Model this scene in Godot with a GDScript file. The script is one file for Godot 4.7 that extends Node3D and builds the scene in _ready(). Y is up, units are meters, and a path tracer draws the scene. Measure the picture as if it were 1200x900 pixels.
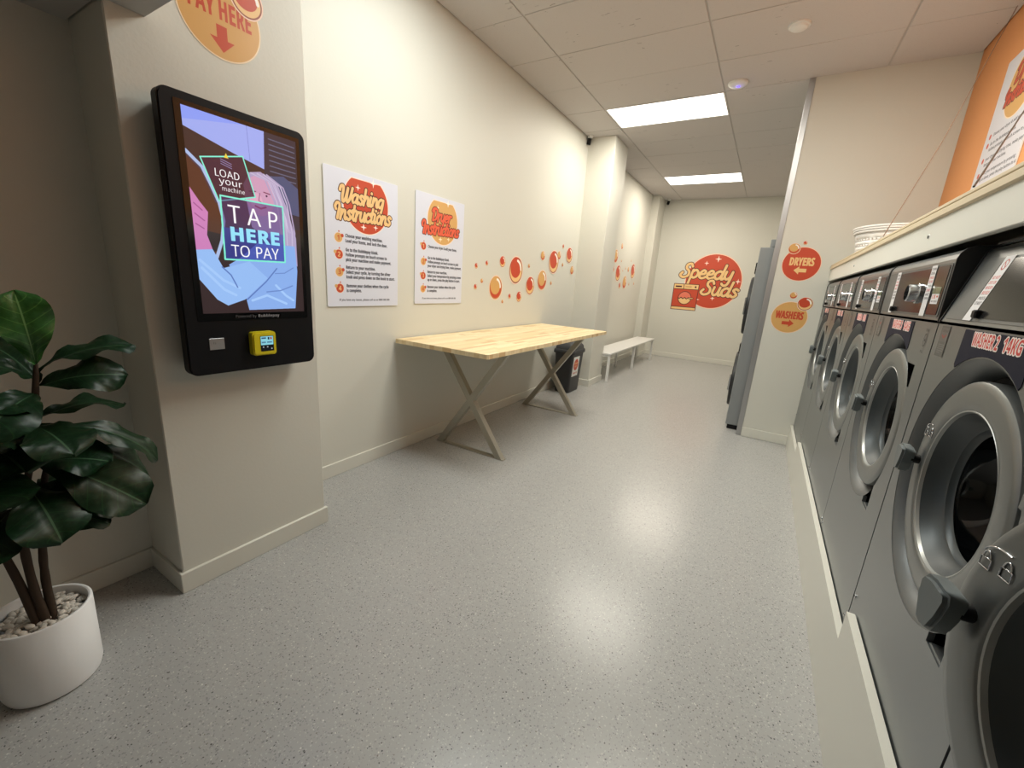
extends Node3D
# A small laundrette: cream walls, speckled vinyl floor, a row of washers on the right, a pay kiosk, posters, a folding table, a bench.
# x: right (0 = long left wall), y: up, z: towards the viewer (the room runs to -z). Metres.

const H := 3.314            # ceiling
const GX := [0.0, 0.485, 1.685, 2.885, 3.435]   # ceiling grid along the room
const GZ := -4.862          # near edge of the first visible light, grid pitch 0.6
const XM := 2.84            # plane of the washer fronts
const YC := 0.998           # height of the door centres
const LAMP := 5.2           # energy of one ceiling panel
const SCREEN := 1.0         # glow of the lit displays
const EXPOSURE := 1.0
var R := RandomNumberGenerator.new()
var M := {}
var used := {}


# ------------------------------------------------------------------ ink: a small flat-print canvas
class Ink:
	var im: Image
	var s: float
	static var glyphs := {}
	func _init(w: float, h: float, scale: float, bg: Color) -> void:
		s = scale
		im = Image.create(int(w * s), int(h * s), false, Image.FORMAT_RGBA8)
		im.fill(bg)
	func disc(x: float, y: float, r: float, c: Color, ry := -1.0) -> void:
		var rx := r * s
		var rr := (r if ry < 0 else ry) * s
		for j in range(int(floor(y * s - rr)), int(ceil(y * s + rr)) + 1):
			var d := (j + 0.5 - y * s) / rr
			if absf(d) < 1.0:
				var w := rx * sqrt(1.0 - d * d)
				var a := int(round(x * s - w))
				var b := int(round(x * s + w))
				if b > a:
					im.fill_rect(Rect2i(a, j, b - a, 1), c)
	func rect(x: float, y: float, w: float, h: float, c: Color) -> void:
		im.fill_rect(Rect2i(int(round(x * s)), int(round(y * s)), int(ceil(w * s)), int(ceil(h * s))), c)
	func tri(p: Vector2, q: Vector2, r: Vector2, c: Color) -> void:
		p *= s
		q *= s
		r *= s
		var e := [[p, q], [q, r], [r, p]]
		var lo := minf(p.y, minf(q.y, r.y))
		var hi := maxf(p.y, maxf(q.y, r.y))
		for j in range(int(floor(lo)), int(ceil(hi)) + 1):
			var y := j + 0.5
			var a := 1e9
			var b := -1e9
			for k in e:
				var u: Vector2 = k[0]
				var v: Vector2 = k[1]
				if (u.y <= y) != (v.y <= y):
					var x := u.x + (v.x - u.x) * (y - u.y) / (v.y - u.y)
					a = minf(a, x)
					b = maxf(b, x)
			if b > a:
				var i := int(round(a))
				var n := int(round(b)) - i
				if n > 0:
					im.fill_rect(Rect2i(i, j, n, 1), c)
	func poly(pts: PackedVector2Array, c: Color) -> void:
		var t := Geometry2D.triangulate_polygon(pts)
		for i in range(0, t.size(), 3):
			tri(pts[t[i]], pts[t[i + 1]], pts[t[i + 2]], c)
	func glaze(pts: PackedVector2Array, c: Color) -> void:
		var over := Ink.new(1, 1, 1.0, c)
		over.im = Image.create(im.get_width(), im.get_height(), false, Image.FORMAT_RGBA8)
		over.s = s
		over.poly(pts, c)
		im.blend_rect(over.im, Rect2i(0, 0, im.get_width(), im.get_height()), Vector2i.ZERO)
	func stroke(pts: PackedVector2Array, r: float, c: Color) -> void:
		for i in pts.size() - 1:
			var n := maxi(1, int(ceil(pts[i].distance_to(pts[i + 1]) / (r * 0.45))))
			for k in n + 1:
				var q := pts[i].lerp(pts[i + 1], float(k) / n)
				disc(q.x, q.y, r, c)
	func star(x: float, y: float, r: float, c: Color) -> void:
		var pts := PackedVector2Array()
		for k in 8:
			var q := r if k % 2 == 0 else r * 0.27
			pts.append(Vector2(x, y) + Vector2.from_angle(k * PI / 4) * q)
		poly(pts, c)
	static func letters(txt: String, bold: bool) -> Array:
		var key := txt + ("*" if bold else "")
		if not glyphs.has(key):
			var f := SystemFont.new()
			f.font_names = PackedStringArray(["Droid Sans"])
			f.font_weight = 700 if bold else 400
			var t := TextMesh.new()
			t.font = f
			t.font_size = 64
			t.pixel_size = 1.0 / 64
			t.depth = 0.0
			t.curve_step = 5
			t.horizontal_alignment = HORIZONTAL_ALIGNMENT_LEFT
			t.text = txt
			var a := t.get_mesh_arrays()
			var wide := 0.0
			var out := PackedVector2Array()
			for i in a[Mesh.ARRAY_INDEX]:
				var v: Vector3 = a[Mesh.ARRAY_VERTEX][i]
				out.append(Vector2(v.x, -v.y))
				wide = maxf(wide, v.x)
			t.text = "H"
			var low := -t.get_aabb().position.y
			for i in out.size():
				out[i].y -= low
			glyphs[key] = [out, wide]
		return glyphs[key]
	# width: fit the text into this width (0 = natural)
	func text(txt: String, x: float, y: float, h: float, c: Color, width := 0.0, bold := false, grow := 0.0, slant := 0.0) -> void:
		var g := letters(txt, bold)
		var pts: PackedVector2Array = g[0]
		var k: float = h if width == 0.0 else width / float(g[1])
		var spots := [Vector2.ZERO]
		if grow > 0.0:
			for i in 12:
				spots.append(Vector2.from_angle(i * TAU / 12) * grow)
		for o in spots:
			for i in range(0, pts.size(), 3):
				var q := []
				for n in 3:
					var v := pts[i + n]
					q.append(Vector2(x + v.x * k - v.y * h * slant, y + v.y * h) + o)
				tri(q[0], q[1], q[2], c)
	func done(halve := true) -> ImageTexture:
		if halve:
			im.shrink_x2()
		im.generate_mipmaps()
		return ImageTexture.create_from_image(im)


# ------------------------------------------------------------------ rounded script lettering (strokes; x-height 1)
const SCRIPT := {
	"a": [1.12, [0.88, 0.8, 0.5, 1.0, 0.12, 0.72, 0.12, 0.28, 0.42, 0.03, 0.75, 0.3, 0.9, 0.95], [0.9, 0.95, 0.86, 0.3, 1.0, 0.03, 1.2, 0.2]],
	"c": [0.88, [0.78, 0.8, 0.45, 1.0, 0.12, 0.7, 0.12, 0.3, 0.45, 0.02, 0.88, 0.22]],
	"d": [1.12, [0.88, 0.8, 0.5, 1.0, 0.12, 0.72, 0.12, 0.28, 0.42, 0.03, 0.75, 0.3, 0.9, 0.95], [0.95, 1.75, 0.86, 0.3, 1.0, 0.03, 1.2, 0.2]],
	"e": [0.92, [0.12, 0.5, 0.62, 0.58, 0.68, 0.88, 0.4, 1.0, 0.1, 0.62, 0.16, 0.18, 0.5, 0.02, 0.92, 0.22]],
	"g": [1.1, [0.88, 0.8, 0.5, 1.0, 0.12, 0.72, 0.12, 0.28, 0.42, 0.03, 0.75, 0.3, 0.9, 0.95], [0.9, 0.95, 0.88, 0.1, 0.75, -0.55, 0.4, -0.72, 0.12, -0.5]],
	"h": [1.05, [0.12, 1.75, 0.1, 0.9, 0.08, 0.0], [0.12, 0.45, 0.38, 0.92, 0.68, 0.92, 0.76, 0.5, 0.76, 0.2, 0.92, 0.03, 1.12, 0.2]],
	"i": [0.5, [0.12, 1.0, 0.1, 0.3, 0.25, 0.03, 0.5, 0.2], [0.16, 1.45, 0.17, 1.47]],
	"n": [1.05, [0.12, 1.0, 0.1, 0.5, 0.08, 0.0], [0.12, 0.45, 0.38, 0.92, 0.68, 0.92, 0.76, 0.5, 0.76, 0.2, 0.92, 0.03, 1.12, 0.2]],
	"o": [0.98, [0.5, 1.0, 0.14, 0.72, 0.14, 0.28, 0.46, 0.02, 0.8, 0.28, 0.8, 0.72, 0.5, 1.0], [0.62, 0.9, 1.0, 0.75]],
	"p": [0.98, [0.14, 1.0, 0.1, 0.2, 0.06, -0.8], [0.14, 0.75, 0.48, 1.0, 0.8, 0.72, 0.78, 0.25, 0.46, 0.02, 0.14, 0.2]],
	"r": [0.72, [0.12, 1.0, 0.1, 0.5, 0.08, 0.0], [0.12, 0.5, 0.34, 0.95, 0.66, 0.95]],
	"s": [0.85, [0.72, 0.86, 0.42, 1.0, 0.2, 0.78, 0.46, 0.54, 0.68, 0.28, 0.42, 0.02, 0.06, 0.14]],
	"t": [0.66, [0.26, 1.6, 0.2, 0.8, 0.2, 0.3, 0.4, 0.03, 0.66, 0.2], [0.0, 1.05, 0.3, 1.05, 0.6, 1.08]],
	"u": [1.05, [0.12, 1.0, 0.1, 0.35, 0.36, 0.03, 0.68, 0.3, 0.78, 1.0], [0.78, 1.0, 0.78, 0.3, 0.92, 0.03, 1.12, 0.2]],
	"y": [1.02, [0.12, 1.0, 0.1, 0.4, 0.38, 0.08, 0.7, 0.35, 0.82, 1.0], [0.82, 1.0, 0.8, 0.1, 0.68, -0.55, 0.34, -0.72, 0.06, -0.5]],
	"D": [1.35, [0.3, 1.6, 0.26, 0.9, 0.22, 0.08], [-0.1, 1.3, 0.16, 1.65, 0.8, 1.6, 1.16, 0.95, 0.86, 0.2, 0.22, 0.06]],
	"I": [0.95, [0.12, 1.0, -0.06, 1.3, 0.14, 1.66, 0.5, 1.62, 0.64, 1.3, 0.6, 0.7, 0.56, 0.05]],
	"S": [1.12, [1.02, 1.42, 0.76, 1.75, 0.36, 1.6, 0.36, 1.18, 0.8, 0.78, 0.82, 0.24, 0.3, 0.0, -0.12, 0.26, 0.06, 0.62]],
	"W": [1.98, [-0.12, 1.2, -0.02, 1.6, 0.3, 1.66, 0.42, 1.3, 0.42, 0.5, 0.62, 0.03, 0.94, 0.4, 1.1, 1.5], [1.1, 1.5, 1.1, 0.5, 1.3, 0.03, 1.66, 0.5, 1.82, 1.6]],
}


static func smooth_line(flat: Array, n := 5) -> PackedVector2Array:
	var p := PackedVector2Array()
	for i in range(0, flat.size(), 2):
		p.append(Vector2(flat[i], flat[i + 1]))
	var out := PackedVector2Array()
	for i in p.size() - 1:
		for k in n:
			out.append(p[i].cubic_interpolate(p[i + 1], p[maxi(i - 1, 0)], p[mini(i + 2, p.size() - 1)], float(k) / n))
	out.append(p[p.size() - 1])
	return out


func script_word(ink: Ink, word: String, x: float, y: float, width: float, xh: float, rise: float, coats: Array) -> void:
	var total := 0.0
	for c in word:
		total += float(SCRIPT[c][0])
	var k := width / total
	for coat in coats:           # [radius, colour] from the outline inwards
		var at := 0.0
		for c in word:
			var g: Array = SCRIPT[c]
			for j in range(1, g.size()):
				var line := smooth_line(g[j])
				for i in line.size():
					var q := line[i]
					var u := (at + q.x) * k + q.y * xh * 0.22
					line[i] = Vector2(x + u, y - q.y * xh - u * rise)
				ink.stroke(line, coat[0], coat[1])
			at += float(g[0])


# ------------------------------------------------------------------ mesh helpers
func st_new() -> SurfaceTool:
	var st := SurfaceTool.new()
	st.begin(Mesh.PRIMITIVE_TRIANGLES)
	return st


func flat(st: SurfaceTool) -> void:
	st.set_smooth_group(-1)


# fan of a planar polygon, turned to face away from «inside»
func face(st: SurfaceTool, pts: Array, inside: Vector3, uvs := []) -> void:
	var n: Vector3 = (pts[1] - pts[0]).cross(pts[2] - pts[0])
	var mid := Vector3.ZERO
	for q in pts:
		mid += q
	mid /= pts.size()
	var ccw := n.dot(mid - inside) > 0.0
	for i in range(1, pts.size() - 1):
		var order := [0, i + 1, i] if ccw else [0, i, i + 1]
		for k in order:
			if uvs.size():
				st.set_uv(uvs[k])
			st.add_vertex(pts[k])


# box with chamfered edges
func box(st: SurfaceTool, c: Vector3, size: Vector3, bev := 0.003, xf := Transform3D()) -> void:
	flat(st)
	var h := size / 2.0
	bev = minf(bev, minf(h.x, minf(h.y, h.z)) * 0.9)
	var pt := func(sg: Vector3, axis: int) -> Vector3:
		var v := Vector3(sg.x * (h.x - bev), sg.y * (h.y - bev), sg.z * (h.z - bev))
		v[axis] = sg[axis] * h[axis]
		return xf * (c + v)
	var mid := xf * c
	for a in 3:
		var b := (a + 1) % 3
		var d := (a + 2) % 3
		for s in [-1, 1]:
			var q := []
			for w in [[-1, -1], [1, -1], [1, 1], [-1, 1]]:
				var sg := Vector3()
				sg[a] = s
				sg[b] = w[0]
				sg[d] = w[1]
				q.append(pt.call(sg, a))
			face(st, q, mid)
			if bev > 0.0:
				for s2 in [-1, 1]:
					var e := []
					for w in [[a, -1], [a, 1], [b, 1], [b, -1]]:
						var sg := Vector3()
						sg[a] = s
						sg[b] = s2
						sg[d] = w[1]
						e.append(pt.call(sg, w[0]))
					face(st, e, mid)
	if bev > 0.0:
		for k in 8:
			var sg := Vector3(1 if k & 1 else -1, 1 if k & 2 else -1, 1 if k & 4 else -1)
			face(st, [pt.call(sg, 0), pt.call(sg, 1), pt.call(sg, 2)], mid)


# box given by its corners
func span(st: SurfaceTool, a: Vector3, b: Vector3, bev := 0.003) -> void:
	box(st, (a + b) / 2.0, (b - a).abs(), bev)


# extrude a polygon: place(p: Vector2, d) -> Vector3, from depth d0 to d1
func prism(st: SurfaceTool, poly: PackedVector2Array, place: Callable, d0: float, d1: float, smooth := false) -> void:
	var t := Geometry2D.triangulate_polygon(poly)
	flat(st)
	var mid := Vector3.ZERO
	var c2 := Vector2.ZERO
	for q in poly:
		c2 += q
	c2 /= poly.size()
	mid = place.call(c2, (d0 + d1) / 2.0)
	for d in [d0, d1]:
		var other: float = d1 if d == d0 else d0
		for i in range(0, t.size(), 3):
			var a: Vector3 = place.call(poly[t[i]], d)
			var inside: Vector3 = place.call((poly[t[i]] + poly[t[i + 1]] + poly[t[i + 2]]) / 3.0, other)
			face(st, [a, place.call(poly[t[i + 1]], d), place.call(poly[t[i + 2]], d)], inside)
	if smooth:
		st.set_smooth_group(1)
	var turn := -1.0 if Geometry2D.is_polygon_clockwise(poly) else 1.0
	for i in poly.size():
		var p := poly[i]
		var q := poly[(i + 1) % poly.size()]
		var nn := Vector2((q - p).y, -(q - p).x) * turn       # outward
		var m := (p + q) / 2.0 - nn.normalized() * 0.001
		face(st, [place.call(p, d0), place.call(q, d0), place.call(q, d1), place.call(p, d1)], place.call(m, (d0 + d1) / 2.0))


func px(p: Vector2, d: float) -> Vector3:      # polygon in (z, y), depth along x
	return Vector3(d, p.y, p.x)


func pz(p: Vector2, d: float) -> Vector3:      # polygon in (x, y), depth along z
	return Vector3(p.x, p.y, d)


func py(p: Vector2, d: float) -> Vector3:      # polygon in (x, z), depth along y
	return Vector3(p.x, d, p.y)


func rounded(w: float, h: float, r: float, n := 6, c := Vector2.ZERO) -> PackedVector2Array:
	var out := PackedVector2Array()
	for k in 4:
		var o := Vector2((w / 2 - r) * (1 if k in [0, 3] else -1), (h / 2 - r) * (1 if k < 2 else -1))
		for i in n + 1:
			out.append(c + o + Vector2.from_angle(k * PI / 2 + i * PI / 2 / n) * r)
	return out


func circle(r: float, n := 48, c := Vector2.ZERO) -> PackedVector2Array:
	var out := PackedVector2Array()
	for i in n:
		out.append(c + Vector2.from_angle(TAU * i / n) * r)
	return out


# turn a profile of (height along the axis, radius) about an axis
func lathe(st: SurfaceTool, prof: Array, basis := Basis(), at := Vector3.ZERO, n := 48, sharp := 0.6) -> void:
	var g := 1
	for k in prof.size() - 1:
		var a: Vector2 = prof[k]
		var b: Vector2 = prof[k + 1]
		if k > 0:
			var before: Vector2 = prof[k] - prof[k - 1]
			if absf(before.angle_to(b - a)) > sharp:
				g += 1
		st.set_smooth_group(g)
		for i in n:
			var t0 := TAU * i / n
			var t1 := TAU * (i + 1) / n
			var q := []
			for w in [[a, t0], [b, t0], [b, t1], [a, t1]]:
				var v: Vector2 = w[0]
				q.append(at + basis * Vector3(v.y * cos(w[1]), v.x, v.y * sin(w[1])))
			# outward = to the right of the profile's direction of travel
			if a.y > 1e-6:
				for j in ([0, 2, 1] if b.y <= 1e-6 else [0, 2, 1, 0, 3, 2]):
					st.add_vertex(q[j])
			else:
				for j in [0, 2, 1]:
					st.add_vertex(q[j])


func tube(st: SurfaceTool, pts: Array, rad: Array, n := 10) -> void:
	st.set_smooth_group(1)
	var rings := []
	var side := Vector3.ZERO
	for i in pts.size():
		var d: Vector3 = (pts[mini(i + 1, pts.size() - 1)] - pts[maxi(i - 1, 0)]).normalized()
		if side == Vector3.ZERO:
			side = d.cross(Vector3.UP if absf(d.y) < 0.9 else Vector3.RIGHT).normalized()
		side = (side - d * side.dot(d)).normalized()
		var up := d.cross(side)
		var ring := []
		var r: float = rad[mini(i, rad.size() - 1)]
		for k in n:
			ring.append(pts[i] + (side * cos(TAU * k / n) + up * sin(TAU * k / n)) * r)
		rings.append(ring)
	for i in rings.size() - 1:
		for k in n:
			var m := (k + 1) % n
			for v in [rings[i][k], rings[i + 1][k], rings[i + 1][m], rings[i][k], rings[i + 1][m], rings[i][m]]:
				st.add_vertex(v)
	st.set_smooth_group(2)
	for e in [0, rings.size() - 1]:
		face(st, rings[e], pts[1 if e == 0 else rings.size() - 2])


# a flat printed sheet: c = centre, right and up unit vectors
func sheet(st: SurfaceTool, c: Vector3, right: Vector3, up: Vector3, w: float, h: float) -> void:
	flat(st)
	var n := right.cross(up)
	face(st, [c - right * w / 2 + up * h / 2, c + right * w / 2 + up * h / 2, c + right * w / 2 - up * h / 2, c - right * w / 2 - up * h / 2], c - n,
		[Vector2(0, 0), Vector2(1, 0), Vector2(1, 1), Vector2(0, 1)])


# ------------------------------------------------------------------ scene helpers
func numbered(called: String) -> String:
	var k: int = used.get(called, 0)
	used[called] = k + 1
	return called if k == 0 else "%s_%03d" % [called, k]


func obj(called: String, st: SurfaceTool, m: Material, parent: Node = self, label := "") -> MeshInstance3D:
	st.generate_normals()
	var o := MeshInstance3D.new()
	if parent == self:
		o.name = numbered(called)
	else:
		var k := 0
		for c in parent.get_children():
			if str(c.name) == called or str(c.name).begins_with(called + "_0"):
				k += 1
		o.name = called if k == 0 else "%s_%03d" % [called, k]
	o.mesh = st.commit()
	o.material_override = m
	parent.add_child(o, true)
	if label:
		o.set_meta("label", label)
	return o


func tag(o: Node, label: String, category: String, group := "", kind := "") -> Node:
	o.set_meta("label", label)
	o.set_meta("category", category)
	if group:
		o.set_meta("group", group)
	if kind:
		o.set_meta("kind", kind)
	return o


func thing(called: String, label: String, category: String, at := Vector3.ZERO, group := "") -> Node3D:
	var o := Node3D.new()
	o.name = numbered(called)
	add_child(o)
	o.position = at
	tag(o, label, category, group)
	return o


func struct(called: String, label: String, category: String, st: SurfaceTool, m: Material) -> MeshInstance3D:
	var o := obj(called, st, m)
	tag(o, label, category, "", "structure")
	return o


func mat(c: Color, rough := 0.6, metal := 0.0, spec := 0.5) -> StandardMaterial3D:
	var m := StandardMaterial3D.new()
	m.albedo_color = c
	m.roughness = rough
	m.metallic = metal
	m.metallic_specular = spec
	return m


func print_mat(t: Texture2D, rough := 0.5, cut := false) -> StandardMaterial3D:
	var m := mat(Color.WHITE, rough)
	m.albedo_texture = t
	m.texture_repeat = false
	if cut:
		m.transparency = BaseMaterial3D.TRANSPARENCY_ALPHA_SCISSOR
		m.alpha_scissor_threshold = 0.5
	return m


func tri_mat(t: Texture2D, metres: float, rough: float) -> StandardMaterial3D:
	var m := mat(Color.WHITE, rough)
	m.albedo_texture = t
	m.uv1_triplanar = true
	m.uv1_world_triplanar = true
	m.uv1_scale = Vector3.ONE / metres
	return m


func noise_tex(seed_: int, size: int, freq: float, lo: Color, hi: Color, octaves := 4) -> NoiseTexture2D:
	var n := FastNoiseLite.new()
	n.seed = seed_
	n.frequency = freq
	n.fractal_octaves = octaves
	var t := NoiseTexture2D.new()
	t.width = size
	t.height = size
	t.seamless = true
	t.noise = n
	var g := Gradient.new()
	g.set_color(0, lo)
	g.set_color(1, hi)
	t.color_ramp = g
	return t


# ------------------------------------------------------------------ materials
func speckled_floor() -> ImageTexture:
	var n := 2048
	var im := Image.create(n, n, false, Image.FORMAT_RGB8)
	im.fill(Color8(166, 166, 165))
	var tones := [Color8(150, 150, 150), Color8(178, 178, 178), Color8(140, 140, 141), Color8(188, 187, 184)]
	for i in 60000:
		var x := R.randi_range(0, n - 6)
		var y := R.randi_range(0, n - 6)
		im.fill_rect(Rect2i(x, y, R.randi_range(1, 5), R.randi_range(1, 5)), tones[R.randi() % 4])
	for i in 9000:
		var x := R.randi_range(2, n - 8)
		var y := R.randi_range(2, n - 8)
		var w := R.randi_range(1, 4)
		var h := R.randi_range(1, 4)
		var k := R.randf()
		var c := Color8(82, 80, 80) if k < 0.42 else Color8(214, 212, 206) if k < 0.72 else Color8(118, 110, 104) if k < 0.9 else Color8(60, 62, 66)
		im.fill_rect(Rect2i(x, y, w, h), c)
		im.fill_rect(Rect2i(x + R.randi_range(-1, 1), y + R.randi_range(0, h), maxi(1, w - 1), 1), c)
	im.generate_mipmaps()
	return ImageTexture.create_from_image(im)


func stave_wood() -> ImageTexture:
	var n := 768
	var im := Image.create(n, n, false, Image.FORMAT_RGB8)
	var cols := 24
	var w := n / cols
	for c in cols:
		var y := R.randi_range(-300, 0)
		while y < n:
			var len := R.randi_range(190, 420)
			var t := R.randf()
			var base := Color8(226, 202, 156).lerp(Color8(242, 224, 186), t)
			if R.randf() < 0.12:
				base = Color8(214, 182, 134)
			im.fill_rect(Rect2i(c * w, maxi(y, 0), w, mini(len, n - maxi(y, 0))), base)
			for g in 26:
				var x := c * w + R.randi_range(0, w - 1)
				var yy := y + R.randi_range(0, len)
				if yy > 0 and yy < n:
					im.fill_rect(Rect2i(x, yy, 1, mini(R.randi_range(20, 130), maxi(1, y + len - yy))), base.darkened(R.randf_range(0.02, 0.09)))
			if y > 0:
				im.fill_rect(Rect2i(c * w, y, w, 1), base.darkened(0.2))
			y += len
		im.fill_rect(Rect2i(c * w, 0, 1, n), Color8(208, 178, 130))
	im.generate_mipmaps()
	return ImageTexture.create_from_image(im)


func tile_board() -> ImageTexture:
	var n := 1024
	var im := Image.create(n, n, false, Image.FORMAT_RGB8)
	var base := Color8(200, 195, 193)
	im.fill(base)
	for i in 9000:
		im.fill_rect(Rect2i(R.randi_range(0, n - 3), R.randi_range(0, n - 3), R.randi_range(1, 2), R.randi_range(1, 2)), base.darkened(R.randf_range(0.01, 0.06)))
	for i in 26:        # scuffs and old marks, in loose groups
		var x := R.randi_range(40, n - 120)
		var y := R.randi_range(40, n - 60)
		for k in R.randi_range(1, 6):
			im.fill_rect(Rect2i(x + R.randi_range(-30, 30), y + R.randi_range(-20, 20), R.randi_range(2, 14), R.randi_range(1, 3)), base.darkened(R.randf_range(0.1, 0.3)))
	im.generate_mipmaps()
	return ImageTexture.create_from_image(im)


func materials() -> void:
	M.floor = tri_mat(speckled_floor(), 2.2, 0.27)
	M.wood = tri_mat(stave_wood(), 0.96, 0.42)
	M.tile = tri_mat(tile_board(), 2.6, 0.9)
	M.tile_plain = mat(Color8(190, 186, 182), 0.85)
	M.wall = mat(Color8(211, 210, 201), 0.55)
	M.wall.heightmap_enabled = true
	M.wall.heightmap_texture = noise_tex(4, 512, 0.06, Color(0.3, 0.3, 0.3), Color(0.7, 0.7, 0.7))
	M.wall.heightmap_scale = 0.05
	M.wall.uv1_triplanar = true
	M.wall.uv1_world_triplanar = true
	M.wall.uv1_scale = Vector3.ONE / 0.6
	M.orange = mat(Color8(222, 150, 92), 0.55)
	M.skirting = mat(Color8(216, 215, 206), 0.35)
	M.gap = mat(Color8(96, 92, 88), 0.9)
	M.alu = mat(Color8(178, 178, 180), 0.38, 0.8)
	M.white = mat(Color8(228, 228, 226), 0.45)
	M.matte_white = mat(Color8(214, 214, 214), 0.8)
	M.black = mat(Color8(18, 18, 20), 0.5, 0.0, 0.35)
	M.void_black = mat(Color8(10, 10, 10), 0.9)
	M.kiosk = mat(Color8(17, 18, 22), 0.5, 0.0, 0.3)
	M.glass_black = mat(Color8(8, 8, 10), 0.12)
	M.steel = mat(Color8(124, 128, 130), 0.3, 0.7)
	M.ring = mat(Color8(128, 131, 131), 0.34, 0.6)
	M.chrome = mat(Color8(205, 208, 212), 0.16, 0.95)
	M.trim = mat(Color8(176, 178, 176), 0.36, 0.5)
	M.bezel = mat(Color8(98, 101, 102), 0.4, 0.35)
	M.funnel = mat(Color8(64, 70, 73), 0.4, 0.2)
	M.handle = mat(Color8(118, 125, 127), 0.38, 0.3)
	M.navy = mat(Color8(32, 35, 52), 0.5, 0.0, 0.2)
	M.dark = mat(Color8(46, 47, 48), 0.45)
	M.panel = mat(Color8(36, 36, 36), 0.14, 0.0, 0.3)
	M.drum = mat(Color8(70, 72, 74), 0.35, 0.8)
	M.bowl = mat(Color(0.02, 0.025, 0.03, 0.86), 0.05)
	M.bowl.transparency = BaseMaterial3D.TRANSPARENCY_ALPHA
	M.tube = mat(Color8(172, 168, 156), 0.45, 0.45)
	M.bench = mat(Color8(222, 222, 220), 0.4)
	M.bin = mat(Color8(52, 54, 58), 0.5)
	M.dryer = mat(Color8(146, 150, 152), 0.45, 0.3)
	M.timber = mat(Color8(210, 194, 164), 0.5)
	M.fascia = mat(Color8(222, 222, 214), 0.45)
	M.basket = mat(Color8(236, 234, 232), 0.4)
	M.cable = mat(Color8(120, 96, 78), 0.6)
	M.pot = mat(Color8(242, 243, 245), 0.5)
	M.bark = mat(Color8(62, 48, 36), 0.85)
	M.pebble = mat(Color8(226, 222, 216), 0.6)
	M.pebble.vertex_color_use_as_albedo = true
	M.yellow = mat(Color8(214, 200, 28), 0.35)
	var glow := mat(Color8(250, 250, 248), 0.6)
	glow.emission_enabled = true
	glow.emission = Color(1.0, 0.985, 0.96)
	glow.emission_energy_multiplier = 3.2
	M.glow = glow


# ------------------------------------------------------------------ prints
const RED := Color8(196, 72, 44)
const TAN := Color8(214, 166, 100)
const CREAM := Color8(236, 196, 136)
const BROWN := Color8(74, 30, 24)
const INKY := Color8(36, 38, 52)


func poster_print(title: String, disc_c: Color, coats: Array, steps: Array, first_red: bool, star_c: Color) -> ImageTexture:
	var ink := Ink.new(594, 841, 2.2, Color8(216, 219, 233))
	var halo := Color8(250, 226, 208)
	ink.disc(318, 178, 190, halo)
	ink.disc(318, 178, 184, disc_c)
	ink.rect(0, 0, 594, 30, Color8(216, 219, 233))
	ink.rect(196, 30, 250, 5, halo)
	ink.star(375, 34, 30, Color8(248, 240, 236))
	for q in [[250, 84, 22], [290, 322, 26], [392, 312, 22]]:
		ink.star(q[0], q[1], q[2], star_c)
	script_word(ink, title, 104 if title == "Washing" else 180, 190, 356 if title == "Washing" else 236, 56, 0.035, coats)
	script_word(ink, "Instructions", 62, 296, 462, 56, 0.035, coats)
	var tops := [401.0, 488.0, 598.0, 717.0]
	for i in 4:
		var red: bool = (i % 2 == 0) == first_red
		var lines: Array = steps[i]
		var y: float = tops[i]
		var cy := y + 15.5 * (lines.size() - 1) - 2.0
		ink.disc(92, cy - 6, 31, Color8(246, 214, 190))
		ink.disc(92, cy - 6, 28, RED if red else TAN)
		ink.disc(64 if red else 120, cy - 20, 11, TAN if red else RED)
		ink.disc(96, cy - 44, 5, RED)
		ink.text(str(i + 1), 81, cy + 9, 42, CREAM if red else RED, 0.0, true)
		for k in lines.size():
			ink.text(lines[k], 142, y + k * 31.0, 27, INKY, float(Ink.letters(lines[k], true)[1]) * 25.0 * 0.83, true, 0.6)
	ink.text("If you have any issues, please call us on 0800 000 000", 84, 806, 18, INKY, 430, true)
	return ink.done()


func bubble_print(body: Color, low: Color) -> ImageTexture:
	var ink := Ink.new(128, 128, 2.0, Color(0.95, 0.84, 0.76, 0.0))
	ink.disc(64, 64, 63, Color8(244, 214, 196))
	ink.disc(64, 64, 58, Color8(140, 62, 44) if body == RED else Color8(196, 148, 92))
	ink.disc(64, 64, 53, low)
	# the body covers all but a crescent at the foot
	ink.disc(60, 52, 46, body)
	ink.disc(64, 64, 0.1, low)
	var arc := PackedVector2Array()
	for i in 9:
		arc.append(Vector2(64, 62) + Vector2.from_angle(-1.35 + i * 0.16) * 42)
	ink.stroke(arc, 6, Color8(250, 244, 238))
	return ink.done()


func sign_print(body: Color, letters: Color, word: String, left: bool) -> ImageTexture:
	var ink := Ink.new(320, 320, 2.0, Color(body.r, body.g, body.b, 0.0))
	ink.disc(160, 160, 159, Color8(246, 214, 186))
	ink.disc(160, 160, 153, body)
	ink.text(word, 160 - 0.5 * (200 if left else 236), 172, 98, letters, 200 if left else 236, true, 2.6)
	var d := -1.0 if left else 1.0
	var c := Vector2(160, 218)
	ink.poly(PackedVector2Array([c + Vector2(-52 * d, -17), c + Vector2(8 * d, -17), c + Vector2(8 * d, -38), c + Vector2(52 * d, 0), c + Vector2(8 * d, 38), c + Vector2(8 * d, 17), c + Vector2(-52 * d, 17)]), letters)
	return ink.done()


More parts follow.
